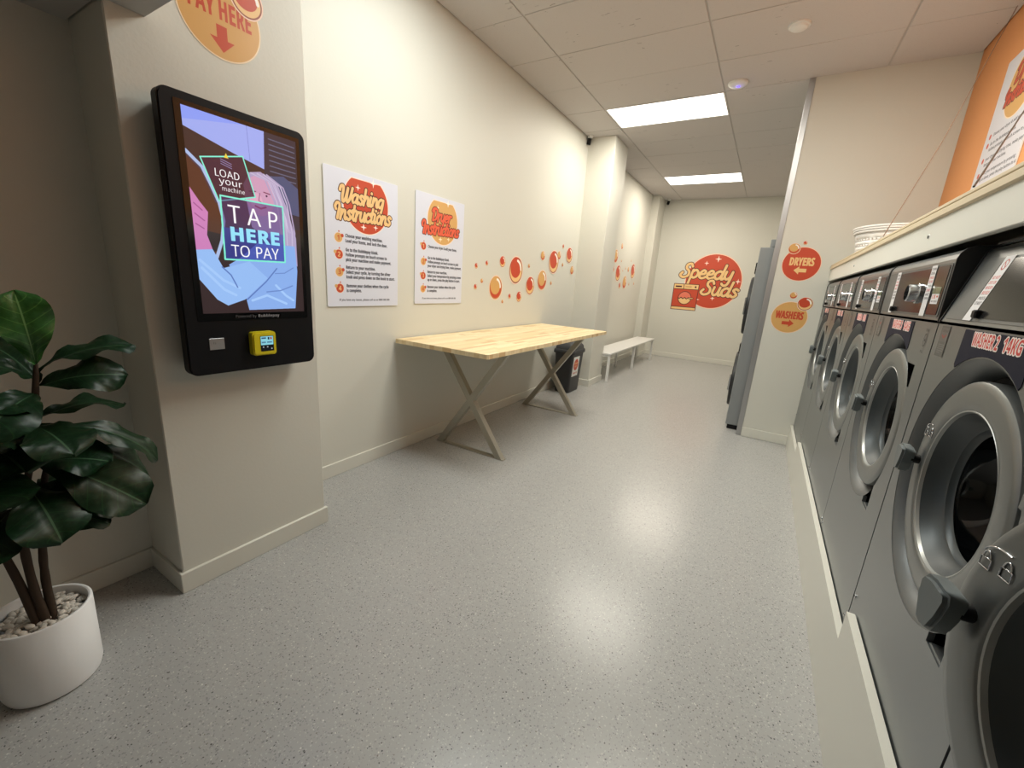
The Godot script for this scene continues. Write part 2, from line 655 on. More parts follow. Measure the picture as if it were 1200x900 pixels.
func pay_print() -> ImageTexture:
	var ink := Ink.new(320, 320, 2.0, Color(TAN.r, TAN.g, TAN.b, 0.0))
	ink.disc(160, 160, 159, Color8(246, 226, 198))
	ink.disc(160, 160, 154, TAN)
	ink.text("PAY HERE", 40, 174, 96, RED, 240, true, 1.0)
	ink.poly(PackedVector2Array([Vector2(140, 196), Vector2(180, 196), Vector2(180, 244), Vector2(206, 244), Vector2(160, 292), Vector2(114, 244), Vector2(140, 244)]), RED)
	return ink.done()


func logo_print() -> ImageTexture:
	var ink := Ink.new(650, 560, 1.6, Color(RED.r, RED.g, RED.b, 0.0))
	var pale := Color8(250, 214, 190)
	ink.disc(368, 262, 262, pale)
	ink.disc(368, 262, 254, RED)
	for q in [[285, 92, 24], [386, 50, 32], [592, 250, 28], [246, 442, 30], [392, 420, 24]]:
		ink.star(q[0], q[1], q[2], Color8(252, 226, 214))
	var coats := [[18, BROWN], [12, CREAM]]
	script_word(ink, "Speedy", 58, 232, 476, 76, -0.02, coats)
	script_word(ink, "Suds", 280, 388, 326, 78, -0.03, coats)
	# the little washing machine at lower left
	ink.rect(6, 296, 246, 260, BROWN)
	ink.rect(12, 302, 234, 44, CREAM)
	ink.rect(104, 302, 6, 44, BROWN)
	ink.rect(26, 318, 60, 14, BROWN)
	ink.rect(122, 318, 60, 12, Color8(206, 160, 104))
	ink.disc(220, 324, 9, BROWN)
	ink.rect(12, 352, 234, 170, RED)
	ink.rect(12, 528, 234, 22, CREAM)
	ink.disc(130, 436, 66, BROWN)
	ink.disc(130, 436, 60, CREAM)
	var top := PackedVector2Array()
	for i in 25:
		top.append(Vector2(130, 436) + Vector2.from_angle(PI + i * PI / 24) * 60)
	ink.poly(top, Color8(226, 120, 96))
	var wave := PackedVector2Array()
	for i in 25:
		wave.append(Vector2(70 + i * 5, 438 + sin(i * 0.9) * 6))
	ink.stroke(wave, 4, BROWN)
	ink.rect(170, 428, 44, 16, BROWN)
	ink.rect(174, 432, 36, 8, CREAM)
	return ink.done()


func uvp(flat_: Array, w: float, h: float) -> PackedVector2Array:
	var out := PackedVector2Array()
	for i in range(0, flat_.size(), 2):
		out.append(Vector2(flat_[i] * w, flat_[i + 1] * h))
	return out


func screen_print() -> ImageTexture:
	var w := 415.0
	var h := 714.0
	var ink := Ink.new(w, h, 2.0, Color8(58, 44, 44))
	var lilac := Color8(158, 172, 240)
	ink.poly(uvp([0, 0, 0.7, 0, 0.68, 0.2, 0.38, 0.155, 0, 0.09], w, h), lilac)
	ink.poly(uvp([0, 0, 0.5, 0, 0, 0.06], w, h), Color8(138, 158, 244))
	ink.stroke(uvp([0.52, 0, 0.53, 0.17], w, h), 1.2, Color8(130, 140, 214))
	ink.poly(uvp([0.68, 0, 1, 0, 1, 0.5, 0.62, 0.5, 0.66, 0.2], w, h), Color8(44, 46, 60))
	for i in 9:
		ink.stroke(uvp([0.72, 0.03 + i * 0.028, 0.98, 0.036 + i * 0.028], w, h), 2.2, Color8(88, 96, 124))
	ink.poly(uvp([0.6, 0.24, 0.85, 0.21, 1, 0.26, 1, 0.42, 0.7, 0.4], w, h), Color8(70, 84, 120))
	# the open drum on the left
	ink.poly(uvp([0, 0.2, 0.11, 0.26, 0.17, 0.33, 0.23, 0.43, 0.25, 0.51, 0.22, 0.61, 0.14, 0.72, 0, 0.8], w, h), Color8(84, 52, 40))
	ink.poly(uvp([0, 0.56, 0.24, 0.58, 0.2, 0.66, 0, 0.7], w, h), Color8(52, 44, 46))
	ink.stroke(uvp([0, 0.2, 0.114, 0.259, 0.169, 0.333, 0.226, 0.42, 0.25, 0.507, 0.22, 0.611, 0.15, 0.72], w, h), 6, Color8(170, 190, 230))
	ink.stroke(uvp([0, 0.215, 0.1, 0.27, 0.15, 0.34, 0.2, 0.42], w, h), 2, Color8(70, 60, 84))
	# hair, face, jumper
	ink.poly(uvp([0.45, 0.3, 0.52, 0.23, 0.62, 0.215, 0.76, 0.25, 0.86, 0.37, 0.95, 0.55, 0.95, 0.72, 0.84, 0.7, 0.74, 0.6, 0.5, 0.52], w, h), Color8(176, 160, 196))
	ink.stroke(uvp([0.72, 0.26, 0.8, 0.36, 0.88, 0.52], w, h), 5, Color8(206, 196, 224))
	ink.disc(0.6 * w, 0.345 * h, 0.145 * w, Color8(206, 158, 188), 0.105 * h)
	ink.disc(0.56 * w, 0.37 * h, 0.06 * w, Color8(222, 170, 196), 0.04 * h)
	for k in 7:
		ink.stroke(uvp([0.5 + k * 0.03, 0.235 - k * 0.002, 0.66 + k * 0.03, 0.25 + k * 0.004, 0.74 + k * 0.026, 0.36, 0.76 + k * 0.03, 0.52, 0.78 + k * 0.024, 0.66], w, h), 3.0, Color8(196, 184, 212) if k % 2 else Color8(178, 163, 198))
	ink.stroke(uvp([0.5, 0.33, 0.56, 0.325], w, h), 2, Color8(120, 60, 90))
	ink.stroke(uvp([0.64, 0.32, 0.7, 0.325], w, h), 2, Color8(120, 60, 90))
	ink.disc(0.535 * w, 0.34 * h, 4, Color8(60, 40, 70))
	ink.disc(0.665 * w, 0.338 * h, 4, Color8(60, 40, 70))
	ink.stroke(uvp([0.6, 0.33, 0.585, 0.37, 0.61, 0.378], w, h), 1.6, Color8(150, 92, 130))
	ink.stroke(uvp([0.55, 0.402, 0.6, 0.412, 0.65, 0.4], w, h), 3.4, Color8(168, 60, 96))
	ink.poly(uvp([0, 0.366, 0.065, 0.427, 0.126, 0.475, 0.1, 0.59, 0.135, 0.664, 0.065, 0.69, 0, 0.68], w, h), Color8(206, 130, 186))
	ink.stroke(uvp([0.02, 0.44, 0.08, 0.47], w, h), 2, Color8(160, 84, 140))
	ink.stroke(uvp([0.02, 0.49, 0.09, 0.52], w, h), 2, Color8(160, 84, 140))
	ink.stroke(uvp([0.02, 0.54, 0.08, 0.56], w, h), 2, Color8(160, 84, 140))
	var jumper := Color8(140, 176, 236)
	ink.poly(uvp([0.26, 0.735, 0.366, 0.695, 0.55, 0.6, 0.8, 0.6, 0.93, 0.6, 0.945, 0.75, 0.9, 0.98, 0.412, 0.985, 0.385, 0.9], w, h), jumper)
	ink.poly(uvp([0, 0.67, 0.133, 0.66, 0.21, 0.755, 0.45, 0.71, 0.62, 0.8, 0.38, 0.925, 0.22, 0.958, 0.131, 0.925, 0, 0.82], w, h), Color8(152, 190, 244))
	for q in [[0.02, 0.72, 0.2, 0.82, 0.34, 0.86], [0.03, 0.76, 0.2, 0.87, 0.3, 0.9], [0.5, 0.66, 0.66, 0.7, 0.8, 0.69], [0.7, 0.84, 0.8, 0.9, 0.88, 0.93], [0.45, 0.93, 0.6, 0.9, 0.8, 0.95]]:
		ink.stroke(uvp(q, w, h), 5, Color8(166, 202, 250))
	ink.stroke(uvp([0.2, 0.75, 0.27, 0.79, 0.32, 0.856], w, h), 2.5, Color8(96, 124, 190))
	ink.stroke(uvp([0.4, 0.925, 0.6, 0.82, 0.72, 0.74], w, h), 2.5, Color8(96, 124, 190))
	ink.stroke(uvp([0.6, 0.88, 0.75, 0.87, 0.88, 0.84], w, h), 2.5, Color8(110, 140, 204))
	ink.stroke(uvp([0.7, 0.77, 0.8, 0.765, 0.9, 0.73], w, h), 2, Color8(110, 140, 204))
	# the two captions
	var mint := Color8(130, 240, 214)
	var a := uvp([0.107, 0.214, 0.465, 0.16, 0.554, 0.356, 0.225, 0.41], w, h)
	ink.glaze(a, Color(0.27, 0.15, 0.24, 0.82))
	a.append(a[0])
	ink.stroke(a, 2.4, mint)
	ink.text("LOAD", 0.205 * w, 0.287 * h, 36, Color.WHITE, 0.215 * w)
	ink.text("your", 0.24 * w, 0.322 * h, 32, Color.WHITE, 0.2 * w)
	ink.text("machine", 0.258 * w, 0.354 * h, 22, Color.WHITE, 0.2 * w)
	for i in 3:
		ink.stroke(uvp([0.27, 0.2 + i * 0.011, 0.36, 0.214 + i * 0.011], w, h), 1.2, Color8(150, 140, 190))
	ink.poly(uvp([0.3, 0.19, 0.32, 0.165, 0.34, 0.19], w, h), Color8(240, 210, 70))
	var b := uvp([0.24, 0.381, 0.823, 0.381, 0.814, 0.7, 0.232, 0.707], w, h)
	ink.glaze(b, Color(0.3, 0.2, 0.46, 0.55))
	ink.glaze(uvp([0.236, 0.54, 0.818, 0.54, 0.814, 0.7, 0.232, 0.707], w, h), Color(0.2, 0.3, 0.72, 0.5))
	b.append(b[0])
	ink.stroke(b, 3.2, mint)
	ink.text("T A P", 0.29 * w, 0.512 * h, 92, Color.WHITE, 0.47 * w)
	ink.text("HERE", 0.285 * w, 0.604 * h, 70, Color8(150, 226, 250), 0.48 * w, true, 1.6)
	ink.text("TO PAY", 0.292 * w, 0.688 * h, 62, Color.WHITE, 0.46 * w)
	return ink.done()


func washer_text(words: String, kg: String) -> ImageTexture:
	var ink := Ink.new(300, 56, 2.0, Color(0.9, 0.86, 0.84, 0.0))
	for pass_ in 2:
		var c := Color8(238, 226, 222) if pass_ == 0 else Color8(206, 46, 40)
		var g := 4.0 if pass_ == 0 else 0.0
		ink.text(words, 12, 47, 54, c, 158, true, g)
		ink.text(kg, 196, 47, 54, c, 94, true, g)
	return ink.done()


func strip_print(no_sign: bool, rows: Array) -> ImageTexture:
	var ink := Ink.new(56, 180, 2.0, Color8(226, 226, 230))
	var y := 8.0
	if no_sign:
		ink.disc(28, 24, 15, Color8(180, 60, 64))
		ink.disc(28, 24, 11, Color8(226, 226, 230))
		ink.stroke(PackedVector2Array([Vector2(19, 15), Vector2(37, 33)]), 2, Color8(180, 60, 64))
		y = 54.0
	for r in rows:
		var c: Color = Color8(190, 60, 62) if r[1] == 1 else Color8(52, 50, 62)
		if r[0] == "-":
			ink.rect(4, y - 4, 48, 1, Color8(150, 150, 156))
			y += 2.0
			continue
		ink.text(r[0], 6, y + 9, 12, c, 44, true)
		y += (172.0 - y) / 12.0 + 10.0 if false else 14.0
	return ink.done()


func plate_print() -> ImageTexture:
	var ink := Ink.new(60, 90, 2.0, Color8(84, 84, 82))
	ink.rect(6, 6, 48, 40, Color8(96, 94, 92))
	ink.text("CAUTION", 10, 18, 10, Color8(60, 52, 50), 40, true)
	ink.stroke(PackedVector2Array([Vector2(16, 28), Vector2(30, 34), Vector2(44, 26)]), 3, Color8(140, 60, 56))
	for i in 5:
		ink.rect(8, 54 + i * 6, 44 if i < 4 else 26, 2, Color8(120, 120, 118))
	return ink.done()


func door_print() -> ImageTexture:
	var ink := Ink.new(40, 90, 2.0, Color(0.3, 0.3, 0.3, 0.0))
	var c := Color8(74, 74, 72)
	ink.text("TURN", 4, 16, 12, c, 32, true)
	ink.disc(20, 44, 15, c, 22)
	ink.disc(20, 44, 11, Color(0.3, 0.3, 0.3, 0.0), 18)
	ink.disc(20, 44, 5, c)
	ink.text("PULL", 4, 86, 12, c, 32, true)
	return ink.done()


func bin_print() -> ImageTexture:
	var ink := Ink.new(120, 160, 2.0, Color8(232, 232, 230))
	ink.disc(62, 66, 46, RED)
	ink.text("RUBBISH", 22, 62, 20, CREAM, 80, true)
	ink.text("ONLY", 34, 86, 20, CREAM, 54, true)
	ink.text("THANK YOU", 20, 140, 18, RED, 82, true)
	return ink.done()


func wall_poster_print() -> ImageTexture:
	var ink := Ink.new(594, 841, 2.0, Color8(214, 212, 220))
	ink.disc(330, 210, 200, Color8(248, 222, 190))
	ink.disc(330, 210, 193, TAN)
	script_word(ink, "Dryer", 190, 190, 270, 62, 0.03, [[14, BROWN], [9, RED]])
	script_word(ink, "Instructions", 120, 300, 420, 56, 0.03, [[14, BROWN], [9, RED]])
	var y := 452.0
	for lines in [["Choose your dryer & add your items."], ["Go to the Bubblepay kiosk.", "Follow prompts on touch screen to pick"], ["your dryer and drying time, make payment.", "Return to your machine."], ["Select your temperature by pressing", "up or down, press the play button to start."], ["Remove your clothes when the cycle", "is complete."]]:
		ink.disc(70, y - 8, 16, RED)
		for k in lines.size():
			ink.text(lines[k], 110, y + k * 36.0, 26, INKY, 0.0, true)
		y += lines.size() * 36.0 + 18.0
	return ink.done()


# ------------------------------------------------------------------ washers (front plane x = 0, depth to +x, centre z = 0)
func ring_lathe(st: SurfaceTool, prof: Array, c: Vector2, n := 64) -> void:
	# profile of (depth x, radius) about the axis that points to -x, so that the outside faces the room
	var p := []
	for q in prof:
		p.append(Vector2(-q.x, q.y))
	lathe(st, p, Basis(Vector3(0, 0, 1), Vector3(-1, 0, 0), Vector3(0, -1, 0)), Vector3(0, c.y, c.x), n)


func front_hole() -> PackedVector2Array:
	var hole := circle(0.322, 72)
	for r in [Rect2(0.12, 0.17, 0.175, 0.075), Rect2(0.165, -0.3, 0.085, 0.12)]:
		var q := PackedVector2Array([r.position, Vector2(r.end.x, r.position.y), r.end, Vector2(r.position.x, r.end.y)])
		hole = Geometry2D.merge_polygons(hole, q)[0]
	for i in hole.size():
		hole[i] += Vector2(0, YC)
	return hole


func make_washer(w: float, sloped: bool, words: String, kg: String, ajar: float, y_screw: float) -> Node3D:
	var t := thing("washing_machine", "", "washing machine")
	var hw := w / 2.0 - 0.003
	# cabinet: sides, back, floor
	var st := st_new()
	for s in [-1, 1]:
		span(st, Vector3(0.014, 0.15, s * hw), Vector3(0.57, 1.385, s * (hw - 0.012)))
	span(st, Vector3(0.558, 0.15, -hw), Vector3(0.57, 1.385, hw))
	span(st, Vector3(0.014, 0.15, -hw), Vector3(0.57, 0.17, hw))
	obj("cabinet", st, M.dark, t)
	# front sheet with the door opening, cut in two halves so that each half is a plain outline
	st = st_new()
	var hole := front_hole()
	for s in [-1.0, 1.0]:
		var half := PackedVector2Array([Vector2(0, 0.152), Vector2(s * hw, 0.152), Vector2(s * hw, 1.381), Vector2(0, 1.381)])
		for poly in Geometry2D.clip_polygons(half, hole):
			prism(st, poly, px, 0.0, 0.012)
	obj("front_panel", st, M.steel, t)
	# sloping surround of the opening, then the dark gasket behind the door
	st = st_new()
	ring_lathe(st, [Vector2(0.001, 0.3222), Vector2(0.004, 0.316), Vector2(0.04, 0.291), Vector2(0.058, 0.288)], Vector2(0, YC))
	span(st, Vector3(0.004, YC - 0.316, 0.17), Vector3(0.05, YC - 0.297, 0.252), 0.002)
	obj("door_surround", st, M.bezel, t)
	st = st_new()
	ring_lathe(st, [Vector2(0.056, 0.372), Vector2(0.058, 0.24), Vector2(0.075, 0.215), Vector2(0.1, 0.215)], Vector2(0, YC))
	obj("gasket", st, M.void_black, t)
	st = st_new()
	ring_lathe(st, [Vector2(0.1, 0.205), Vector2(0.11, 0.262), Vector2(0.5, 0.262), Vector2(0.505, 0.0)], Vector2(0, YC), 40)
	for k in 3:
		var a := k * TAU / 3 + 0.5
		box(st, Vector3(0.3, YC + sin(a) * 0.235, cos(a) * 0.235), Vector3(0.36, 0.05, 0.03), 0.008, Transform3D())
	obj("drum", st, M.drum, t)
	# door, hung on its right edge
	st = st_new()
	var door_c := Vector2(-0.316, 0.0)
	ring_lathe(st, [Vector2(0.028, 0.2), Vector2(0.028, 0.27), Vector2(-0.001, 0.272), Vector2(-0.009, 0.2695), Vector2(-0.0135, 0.263), Vector2(-0.015, 0.252), Vector2(-0.0155, 0.222), Vector2(-0.0145, 0.206), Vector2(-0.012, 0.202), Vector2(-0.009, 0.2005)], door_c)
	var door := obj("door", st, M.ring, t)
	door.position = Vector3(0.025, YC, 0.316)
	door.rotation.y = ajar
	st = st_new()
	ring_lathe(st, [Vector2(-0.01, 0.2022), Vector2(-0.0125, 0.2), Vector2(-0.0115, 0.197), Vector2(-0.004, 0.195)], door_c)
	obj("door_trim", st, M.trim, door)
	st = st_new()
	ring_lathe(st, [Vector2(-0.004, 0.1955), Vector2(0.012, 0.186), Vector2(0.034, 0.172), Vector2(0.037, 0.166), Vector2(0.046, 0.162), Vector2(0.05, 0.156)], door_c)
	obj("funnel", st, M.funnel, door)
	st = st_new()
	ring_lathe(st, [Vector2(0.048, 0.16), Vector2(0.085, 0.152), Vector2(0.12, 0.13), Vector2(0.145, 0.09), Vector2(0.154, 0.045), Vector2(0.156, 0.0)], door_c, 48)
	obj("door_glass", st, M.bowl, door)
	st = st_new()
	tube(st, [Vector3(-0.012, 0.004, -0.546), Vector3(-0.046, 0.004, -0.546)], [0.013, 0.0115], 14)
	var grip := obj("handle_stem", st, M.black, door)
	st = st_new()
	var g := PackedVector2Array()
	for q in [[-0.03, 0.048], [-0.012, 0.05], [0.006, 0.046], [0.018, 0.044], [0.022, 0.03], [0.016, -0.004], [0.006, -0.036], [-0.01, -0.042], [-0.024, -0.034], [-0.034, 0.006], [-0.036, 0.036]]:
		g.append(Vector2(q[0] - 0.548, q[1] * 0.86 - 0.006))
	var thin := Geometry2D.offset_polygon(g, -0.005, Geometry2D.JOIN_ROUND)[0]
	prism(st, thin, px, -0.06, -0.03, true)
	prism(st, g, px, -0.054, -0.036, true)
	obj("handle", st, M.handle, door)
	grip.set_meta("label", "black handle stem")
	# two raised padlocks and the curved arrow between them
	st = st_new()
	for q in [[2.79, 0.252], [2.72, 0.222]]:
		var c: Vector2 = Vector2(cos(q[0]), sin(q[0])) * float(q[1]) + door_c
		var pts := []
		for k in 5:
			pts.append(Vector3(-0.0165, c.y, c.x) + Vector3(0, [-0.01, -0.01, 0.004, 0.004, -0.01][k], [-0.009, 0.009, 0.009, -0.009, -0.009][k]))
		tube(st, pts, [0.0012], 6)
		pts = []
		for k in 9:
			pts.append(Vector3(-0.0165, c.y + 0.004 + sin(k * PI / 8) * 0.011, c.x + cos(k * PI / 8) * 0.0065))
		tube(st, pts, [0.0012], 6)
	var sweep := []
	for k in 9:
		var a := 2.75 - k * 0.015
		var r := 0.264 - k * k * 0.0005
		sweep.append(Vector3(-0.0165, sin(a) * r, cos(a) * r - 0.316))
	tube(st, sweep, [0.0014], 6)
	obj("lock_symbol", st, M.chrome, door)
	# hinge blocks
	for y in [0.12, -0.12]:
		st = st_new()
		span(st, Vector3(-0.012, y - 0.04, -0.055), Vector3(0.03, y + 0.04, 0.0), 0.004)
		obj("hinge", st, M.ring, door)
	# dark header with the machine's name, stickers on the front sheet
	st = st_new()
	var head := PackedVector2Array([Vector2(-0.17, YC + 0.29), Vector2(-0.165, 1.377), Vector2(0.165, 1.377), Vector2(0.17, YC + 0.29)])
	for i in 13:
		var a := lerpf(1.045, PI - 1.045, i / 12.0)
		head.append(Vector2(cos(a), sin(a)) * 0.325 + Vector2(0, YC))
	prism(st, head, px, -0.0015, 0.001)
	obj("header_panel", st, M.navy, t)
	st = st_new()
	sheet(st, Vector3(-0.0022, 1.357, 0.012), Vector3.BACK, Vector3.UP, 0.25, 0.044)
	obj("name_sticker", st, print_mat(washer_text(words, kg), 0.5, true), t, "red lettering %s %s outlined in white" % [words, kg])
	st = st_new()
	sheet(st, Vector3(-0.0012, 1.335, -hw + 0.07), Vector3.BACK, Vector3.UP, 0.062, 0.085)
	obj("caution_sticker", st, M.plate, t)
	st = st_new()
	sheet(st, Vector3(-0.0012, 1.325, hw - 0.07), Vector3.BACK, Vector3.UP, 0.036, 0.085)
	obj("door_diagram", st, M.diagram, t)
	for s in [-1, 1]:
		st = st_new()
		lathe(st, [Vector2(0, 0.006), Vector2(0.003, 0.006), Vector2(0.005, 0.003), Vector2(0.005, 0)], Basis(Vector3(0, 0, 1), Vector3(-1, 0, 0), Vector3(0, -1, 0)), Vector3(0, y_screw, s * (hw - 0.022)), 10)
		obj("screw", st, M.chrome, t)
	# control head
	var lean := 0.047 if sloped else 0.0
	var top := 1.578
	var prof := PackedVector2Array([Vector2(0.0, 1.389), Vector2(lean, 1.566), Vector2(lean + 0.004, 1.58), Vector2(lean + 0.014, 1.592), Vector2(lean + 0.034, 1.6), Vector2(0.3, 1.6), Vector2(0.3, 1.389)])
	st = st_new()
	prism(st, prof, pz, -hw + 0.005, hw - 0.005)
	obj("control_head", st, M.steel, t)
	if sloped:
		st = st_new()
		span(st, Vector3(lean + 0.012, 1.598, -hw + 0.02), Vector3(lean + 0.026, 1.609, hw - 0.02), 0.003)
		obj("top_trim", st, M.chrome, t)
	for s in [-1, 1]:
		st = st_new()
		var cap := Geometry2D.offset_polygon(prof, 0.003)[0]
		prism(st, cap, pz, s * hw, s * (hw - 0.006))
		obj("end_cap", st, M.dark, t)
	# what sits on the sloping or upright face: f(u, v) with u = z, v = height up the face
	var up := Vector3(lean, top - 0.012 - 1.389, 0).normalized()
	var out := Vector3(-up.y, up.x, 0)
	var xf := Transform3D(Basis(-out, up, Vector3(0, 0, 1)), Vector3(0, 1.389, 0))
	var tall := Vector2(lean, top - 0.012 - 1.389).length()
	st = st_new()
	var frame := rounded(w - 0.05, tall - 0.018, 0.01, 4, Vector2(0, tall / 2))
	prism(st, frame, func(p, d): return xf * Vector3(d, p.y, p.x), -0.002, 0.002)
	obj("control_surround", st, M.bezel, t)
	st = st_new()
	prism(st, rounded(w - 0.31, tall - 0.034, 0.008, 4, Vector2(0.0, tall / 2)), func(p, d): return xf * Vector3(d, p.y, p.x), -0.0035, 0.001)
	obj("control_panel", st, M.panel, t)
	st = st_new()
	prism(st, rounded(0.1, tall - 0.03, 0.006, 3, Vector2(hw - 0.085, tall / 2)), func(p, d): return xf * Vector3(d, p.y, p.x), -0.0035, 0.001)
	obj("display_panel", st, M.panel, t)
	st = st_new()
	prism(st, rounded(0.07, 0.02, 0.003, 2, Vector2(hw - 0.085, tall * 0.5)), func(p, d): return xf * Vector3(d, p.y, p.x), -0.0045, 0.001)
	obj("display", st, M.lcd, t)
	for q in [[-hw + 0.185, M.strip_sign if sloped else M.strip_left], [hw - 0.17, M.strip_right]]:
		st = st_new()
		sheet(st, xf * Vector3(-0.0042, tall / 2, q[0]), Vector3.BACK, up, 0.05, tall - 0.018)
		obj("instruction_strip", st, q[1], t)
	st = st_new()
	sheet(st, xf * Vector3(-0.0042, tall * 0.36, hw - 0.085), Vector3.BACK, up, 0.066, 0.032)
	obj("price_sticker", st, M.price, t)
	st = st_new()
	box(st, xf * Vector3(-0.008, tall * 0.14, -hw + 0.235), Vector3(0.014, 0.02, 0.022), 0.003)
	obj("push_button", st, M.black, t)
	st = st_new()
	lathe(st, [Vector2(0.0, 0.034), Vector2(0.006, 0.034), Vector2(0.008, 0.0305), Vector2(0.03, 0.029), Vector2(0.033, 0.026), Vector2(0.033, 0.0)], Basis(Vector3(0, 0, 1), out, out.cross(Vector3(0, 0, 1)) * -1.0), xf * Vector3(-0.003, tall * 0.46, 0.125 if not sloped else 0.16), 28)
	obj("programme_dial", st, M.chrome, t)
	return t


# ------------------------------------------------------------------ the plant
func leaf(parent: Node3D, b: Vector3, tip: Vector3, width: float, n_hint: Vector3, droop: float, m: Material) -> void:
	var d := tip - b
	var len := d.length()
	d = d.normalized()
	var side := d.cross(n_hint).normalized()
	var n := side.cross(d)
	var nl := 16
	var nw := 10
	var grid := []
	var ph := R.randf() * 6.0
	for i in nl + 1:
		var t := float(i) / nl
		var row := []
		var w := width * (0.35 + 0.65 * smoothstep(0.1, 0.65, t)) * pow(maxf(0.0, 1.0 - pow(absf(t - 0.5) * 2.0, 5.0)), 0.6)
		if i == 0 or i == nl:
			w = 0.004
		for j in nw + 1:
			var s := float(j) / nw * 2.0 - 1.0
			var vein := -0.0035 * maxf(0.0, cos((t * 7.0 - absf(s) * 1.1) * TAU)) * minf(1.0, absf(s) * 3.0) - 0.004 * exp(-s * s * 60.0)
			var edge := sin(t * 13.0 + ph + s * 0.8) * 0.012 * s * s
			row.append(b + d * len * t + side * (w * s) + n * (droop * 4.0 * t * (1.0 - t) + 0.18 * w * absf(s) - 0.14 * w * s * s + vein + edge))
		grid.append(row)
	var st := st_new()
	st.set_smooth_group(1)
	for i in nl:
		for j in nw:
			for q in [[i, j], [i + 1, j], [i + 1, j + 1], [i, j], [i + 1, j + 1], [i, j + 1]]:
				st.set_uv(Vector2(float(q[1]) / nw, float(q[0]) / nl))
				st.add_vertex(grid[q[0]][q[1]])
	obj("leaf", st, m, parent)


func leaf_tex(base: Color, line: Color) -> ImageTexture:
	var ink := Ink.new(128, 256, 2.0, base)
	for i in 500:
		ink.disc(R.randf() * 128, R.randf() * 256, R.randf_range(2, 7), base.lightened(R.randf() * 0.05) if R.randf() < 0.5 else base.darkened(R.randf() * 0.12))
	for k in range(-1, 9):
		for s in [-1.0, 1.0]:
			ink.stroke(PackedVector2Array([Vector2(64, k * 36.0), Vector2(64 + s * 30, k * 36.0 + 22), Vector2(64 + s * 64, k * 36.0 + 52)]), 0.9, line)
	ink.stroke(PackedVector2Array([Vector2(64, 0), Vector2(64, 256)]), 1.8, line.lightened(0.15))
	return ink.done()


